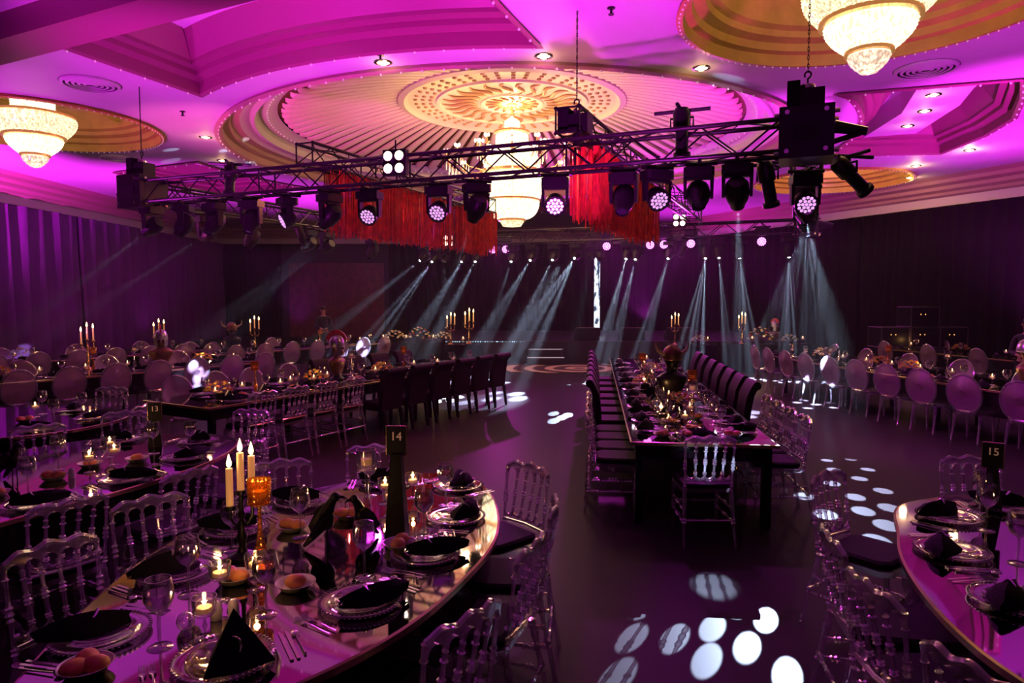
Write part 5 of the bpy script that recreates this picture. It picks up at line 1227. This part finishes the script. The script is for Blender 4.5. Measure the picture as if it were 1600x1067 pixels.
def wedge():
    o = empty('stage_monitor'); b = MB().add([(-.38,-.2,0),(.38,-.2,0),(.38,.22,0),(-.38,.22,0),(-.38,-.2,.14),(.38,-.2,.14),(.38,.22,.40),(-.38,.22,.40)], [(0,3,2,1),(4,5,6,7),(0,1,5,4),(1,2,6,5),(2,3,7,6),(3,0,4,7)]); b.build('cabinet', M_BLACKP, o, False)
    MB().tube([(-.36,.2,.405),(.36,.2,.405)], .010, 6).build('handle_bar', mat('worn_steel', (.30,.22,.22), .4, .6), o); return o
P_WD = Proto(wedge)
for x, s in ((2.35, 'nearest the steps'), (3.75, 'just past the lit vertical screen'), (5.2, 'farthest from the steps')): P_WD.put((x, 21.4, .661), PI, 'black wedge stage monitor on the stage edge, ' + s, 'speaker', 'stage monitors')
# vertical led screen
scr = empty('led_screen_column', (2.98, 24.0, .66), 0, 'narrow vertical screen with bright white patches standing on the stage', 'screen')
m = bpy.data.materials.new('screen_picture'); m.use_nodes = True; N = m.node_tree.nodes; K = m.node_tree.links; N.remove(N['Principled BSDF'])
tc = N.new('ShaderNodeTexCoord'); mp = N.new('ShaderNodeMapping'); mp.inputs['Scale'].default_value = (6, 1, 2.2); nz = N.new('ShaderNodeTexNoise'); nz.inputs['Scale'].default_value = 1.3; nz.inputs['Detail'].default_value = 3
K.new(tc.outputs['Object'], mp.inputs[0]); K.new(mp.outputs[0], nz.inputs['Vector']); rp = N.new('ShaderNodeValToRGB'); K.new(nz.outputs[0], rp.inputs[0])
rp.color_ramp.elements[0].position = .44; rp.color_ramp.elements[0].color = (.03, .06, .12, 1); rp.color_ramp.elements[1].position = .50; rp.color_ramp.elements[1].color = (.85, .92, 1, 1)
e = N.new('ShaderNodeEmission'); e.inputs[1].default_value = 1.3; K.new(rp.outputs[0], e.inputs[0]); K.new(e.outputs[0], N['Material Output'].inputs[0])
MB().box(-.10, .10, -.02, 0, .15, 2.95).build('picture', m, scr, False); MB().box(-.13, .13, 0, .08, 0, 3.0).build('screen_frame', M_BLACKP, scr, False)
# woven rug before the stage
mr_ = bpy.data.materials.new('rug_pattern'); mr_.use_nodes = True; N = mr_.node_tree.nodes; K = mr_.node_tree.links; pb = N['Principled BSDF']; pb.inputs['Roughness'].default_value = .8
tc = N.new('ShaderNodeTexCoord'); wv = N.new('ShaderNodeTexWave'); wv.wave_type = 'RINGS'; wv.rings_direction = 'SPHERICAL'; wv.inputs['Scale'].default_value = .55; wv.inputs['Distortion'].default_value = 1.2; wv.inputs['Detail Scale'].default_value = 2
K.new(tc.outputs['Object'], wv.inputs['Vector']); rp = N.new('ShaderNodeValToRGB'); K.new(wv.outputs[0], rp.inputs[0]); rp.color_ramp.elements[0].position = .55; rp.color_ramp.elements[0].color = (.05, .02, .03, 1); rp.color_ramp.elements[1].position = .66; rp.color_ramp.elements[1].color = (.55, .38, .30, 1); K.new(rp.outputs[0], pb.inputs[0])
rg = MB().prism([(2.9*cos(2*PI*i/40), 1.15*sin(2*PI*i/40)) for i in range(40)], .001, .012).build('patterned_rug', mr_, None, False); rg.location = (1.9, 19.2, 0); tag(rg, 'oval patterned rug on the floor in front of the stage steps', 'rug')
# black clothed tables at the stage end
def cloth_table(x, y, L, W, label, h=.76):
    o = empty('cloth_covered_table', (x, y, 0), 0, label, 'table', 'black clothed tables by the stage'); q = random.Random(int(x*10)); n = 72; rows_ = []
    per = [];  P_ = 2*(L+W)
    for i in range(n+1):
        s = (i/n)*P_
        if s < L: per.append((-L/2+s, -W/2, 0, -1))
        elif s < L+W: per.append((L/2, -W/2+s-L, 1, 0))
        elif s < 2*L+W: per.append((L/2-(s-L-W), W/2, 0, 1))
        else: per.append((-L/2, W/2-(s-2*L-W), -1, 0))
    for t in (0, .3, .7, 1): rows_.append([(a+nx*(.012+.05*t*(1+sin(i*1.3))*.5), c+ny*(.012+.05*t*(1+sin(i*1.3))*.5), h*(1-t)+.008*t) for i, (a, c, nx, ny) in enumerate(per)])
    b = MB().strip(rows_); b.add([(a, c, h) for a, c, _, _ in per[:-1]], [tuple(range(n))]); b.build('draped_cloth', M_BLACKF, o); MB().box(-L/2+.03, L/2-.03, -W/2+.03, W/2-.03, h-.03, h-.004).build('board', M_STAGE, o, False)
    for sx in (-1, 1):
        for sy in (-1, 1): MB().box(sx*(L/2-.1)-.02, sx*(L/2-.1)+.02, sy*(W/2-.1)-.02, sy*(W/2-.1)+.02, 0, h-.03).build('leg', M_BLACKM, o, False)
cloth_table(4.75, 18.2, 1.2, .9, 'black clothed table behind the centre table with one candelabrum')
cloth_table(6.9, 18.6, 2.3, .9, 'black clothed display table with red flowers and a bust')
cloth_table(-2.9, 19.4, 1.9, .9, 'black clothed display table with white blooms on the drapes side of the stage')
cloth_table(-1.3, 18.3, .95, .8, 'small black clothed table holding two candelabra')
h_ = .761
for (x, y), s in (((4.3, 18.0),'on the table behind the centre table'), ((6.2, 18.4),'beside the red flowers'), ((-1.62, 18.1),'the lower of a pair before the stage'), ((-1.15, 18.4),'the taller of a pair before the stage')):
    P_CD.put((x, y, h_), .3, 'candelabrum with three lit tapers, ' + s, 'candle holder', 'three arm candelabra', 1.35 if 'taller' in s else 1.2); point('candle_light', (x, y-.1, h_+.85), 3.0, FLAME, .05)
for x, y, P_, s, lab in ((6.75, 18.5, 1.3, P_FR_, 'red and white flowers on the display table by the stage'), (7.5, 18.4, 1.0, P_FW, 'white blooms on the display table by the stage'), (-3.3, 19.2, 1.3, P_FW, 'white blooms at the drapes side end of the far display table'), (-2.6, 19.2, 1.2, P_FR_, 'red and cream flowers in the middle of the far display table'), (-1.95, 19.3, 1.1, P_FW, 'white blooms at the stage end of the far display table'), (4.95, 18.0, 1.0, P_FW, 'low white blooms on the table behind the centre table')):
    s.put((x, y, h_), .4, lab, 'flowers', 'flower bowls on the clothed tables', P_)
P_HC.put((7.15, 18.55, h_), .4, 'pale crested helmet bust on the display table by the stage', 'bust', None, .9)
for x, y in ((6.6, 18.2), (-2.9, 18.95), (-2.2, 19.0)): point('display_candle_light', (x, y-.25, 1.05), 7, WARM, .05)
for i, (x, y) in enumerate([(6.45,18.3),(7.85,18.4),(-3.6,19.1),(-2.95,19.0),(-2.2,19.05),(5.2,18.1),(-1.3,18.1)]): P_TL.put((x, y, h_), 0, 'glass goblet with a lit candle, %s on the black clothed tables by the stage' % ORD[i], 'candle holder', 'floating candle goblets', 1.3)
# technicians' corner
def flight_case():
    o = empty('equipment_case'); MB().box(-.36, .36, -.3, .3, 0, .5).build('case_body', M_BLACKP, o, False); b = MB()
    for x in (-.36, .36):
        for y in (-.3, .3): b.tube([(x, y, 0), (x, y, .5)], .014, 5)
    for z in (0.0, .5): b.tube([(-.36,-.3,z),(.36,-.3,z),(.36,.3,z),(-.36,.3,z),(-.36,-.3,z)], .014, 5)
    b.build('metal_edges', mat('case_edges', (.22, .18, .19), .3, .8), o)
    for x in (-.12, .0): MB().ball((x, -.305, .32), .012, 8, 5).build('indicator_light', emis('amber_led', (1, .45, .1), 2.2, False), o)
    return o
P_FC = Proto(flight_case)
tb = cloth_table(10.2, 17.2, 2.2, .8, 'black clothed technician table near the slanted drapes')
for (x, y, z), s in (((9.5,17.2,.77),'at the stage end of the technician table'), ((10.25,17.25,.77),'in the middle of the technician table'), ((10.25,17.25,1.272),'stacked on top of the middle one'), ((10.95,17.2,.77),'at the camera end of the technician table')): P_FC.put((x, y, z), .05, 'black equipment case with metal edges ' + s, 'equipment case', 'technician cases', .98)
M_SKIN = mat('skin', (.45, .22, .15), .5); M_HAIR = mat('dark_hair', (.02, .013, .01), .6); M_SUIT = mat('black_suit', (.016, .014, .018), .75)
def skin_mesh(name, joints, edges, m, parent):
    me = bpy.data.meshes.new(name); me.from_pydata([j[0] for j in joints], edges, []); o = bpy.data.objects.new(name, me); C.objects.link(o); me.materials.append(m)
    md = o.modifiers.new('skin', 'SKIN'); md.use_smooth_shade = True
    for i, j in enumerate(joints): me.skin_vertices[0].data[i].radius = (j[1], j[1] if len(j) < 3 else j[2])
    me.skin_vertices[0].data[0].use_root = True; s = o.modifiers.new('smooth', 'SUBSURF'); s.levels = 1; s.render_levels = 2; o.parent = parent; return o
def person(x, y, rz, label, arms='down', k=1.0):
    o = empty('person', (x, y, 0), rz, label, 'person', 'people standing in the dark')
    J = [((0,0,.95),.13,.10),((0,0,1.10),.125,.09),((0,-.01,1.28),.15,.10),((0,0,1.42),.10,.075),((0,-.005,1.50),.048),((0,-.015,1.57),.07,.08),((0,-.015,1.68),.075,.088)]; E = [(0,1),(1,2),(2,3),(3,4),(4,5),(5,6)]
    for s in (-1, 1):
        n = len(J); J += [((.09*s,0,.88),.085),((.10*s,-.01,.48),.058),((.11*s,.02,.09),.040),((.12*s,-.11,.035),.035)]; E += [(0,n),(n,n+1),(n+1,n+2),(n+2,n+3)]
        n = len(J); el = (.25*s, .0, 1.10) if arms == 'down' else (.24*s, -.03, 1.12); hd = (.25*s, -.08, .86) if arms == 'down' else (.08*s, -.24, 1.08)
        J += [((.18*s,0,1.39),.055),(el,.040),(hd,.028)]; E += [(3,n),(n,n+1),(n+1,n+2)]; pb_ = n+2; d = (Vector(hd)-Vector(el)).normalized(); w_ = Vector(hd)+d*.05; J.append((tuple(w_),.026,.018)); E.append((pb_, len(J)-1)); palm = len(J)-1
        for f in range(4):
            a = w_+d*.035+Vector((.0,.018*(f-1.5),0)); c = a+d*(.045-.004*abs(f-1))+Vector((-.010*s,0,-.006)); J += [(tuple(a),.0085),(tuple(c),.0075)]; E += [(palm,len(J)-2),(len(J)-2,len(J)-1)]
        t = w_+Vector((-.02*s,-.03,.0)); J += [(tuple(t),.0095),(tuple(t+d*.03),.008)]; E += [(pb_,len(J)-2),(len(J)-2,len(J)-1)]
    body = skin_mesh('body', J, E, M_SKIN, o)
    Jc = [((0,0,.95),.15,.12),((0,0,1.10),.14,.105),((0,-.01,1.28),.165,.115),((0,0,1.42),.112,.088),((0,-.003,1.465),.06)]; Ec = [(0,1),(1,2),(2,3),(3,4)]
    for s in (-1, 1):
        n = len(Jc); Jc += [((.18*s,0,1.39),.066),(( .25*s,0,1.10) if arms == 'down' else (.24*s,-.03,1.12),.052),((.25*s,-.07,.89) if arms == 'down' else (.10*s,-.22,1.085),.042)]; Ec += [(3,n),(n,n+1),(n+1,n+2)]
    skin_mesh('jacket', Jc, Ec, M_SUIT, o)
    Jt = [((0,0,.95),.145,.115)]; Et = []
    for s in (-1, 1): n = len(Jt); Jt += [((.09*s,0,.88),.098),((.10*s,-.01,.48),.072),((.11*s,.02,.10),.060)]; Et += [(0,n),(n,n+1),(n+1,n+2)]
    skin_mesh('trousers', Jt, Et, M_SUIT, o)
    for s in (-1, 1): MB().ball((.12*s,-.05,.045), .055, 12, 8, Matrix.Translation((0,-.0,0)) @ Matrix.Diagonal((.85,1.0,1,1)), .8).build('shoe', M_BLACKP, o)
    hr = MB().lathe([(.088,1.66),(.096,1.70),(.088,1.75),(.05,1.785),(.0001,1.792)], 18, Matrix.Translation((0,.004,0)) @ Matrix.Diagonal((.92,1.08,1,1))); hr.lathe([(.093,1.60),(.095,1.70)], 14, Matrix.Translation((0,.006,0)) @ Matrix.Diagonal((.92,1.06,1,1)), 0.15, PI-.15); hr.build('hair', M_HAIR, o)
    f = MB().ball((0,-.105,1.635), .013, 8, 6, None, 1.5)
    for s in (-1, 1): f.ball((.083*s,-.01,1.645), .016, 8, 6, None, 1.5)
    f.build('nose_and_ears', M_SKIN, o)
    e_ = MB()
    for s in (-1, 1): e_.ball((.03*s,-.095,1.665), .009, 8, 6)
    e_.build('eyes', M_HAIR, o); MB().tube([(-.02,-.098,1.598),(0,-.103,1.596),(.02,-.098,1.598)], .004, 6).build('mouth', mat('lips', (.35, .12, .10), .5), o)
    o.scale = (k,)*3; return o
person(-5.8, 21.0, .3, 'person in dark clothes standing before the wood panelled doors', 'up', .98)
person(10.7, 18.3, -.4, 'person in dark clothes behind the technician table', 'up', .97)
person(9.0, 11.9, -.9, 'person in dark clothes between the curved table and the slanted drapes', 'up', .93)
point('door_fill_glow', (-7.6, 31.5, 3.2), 6, (1, .45, .2), .2)  # added warm fill in front of the wood doors, no sconce hangs there
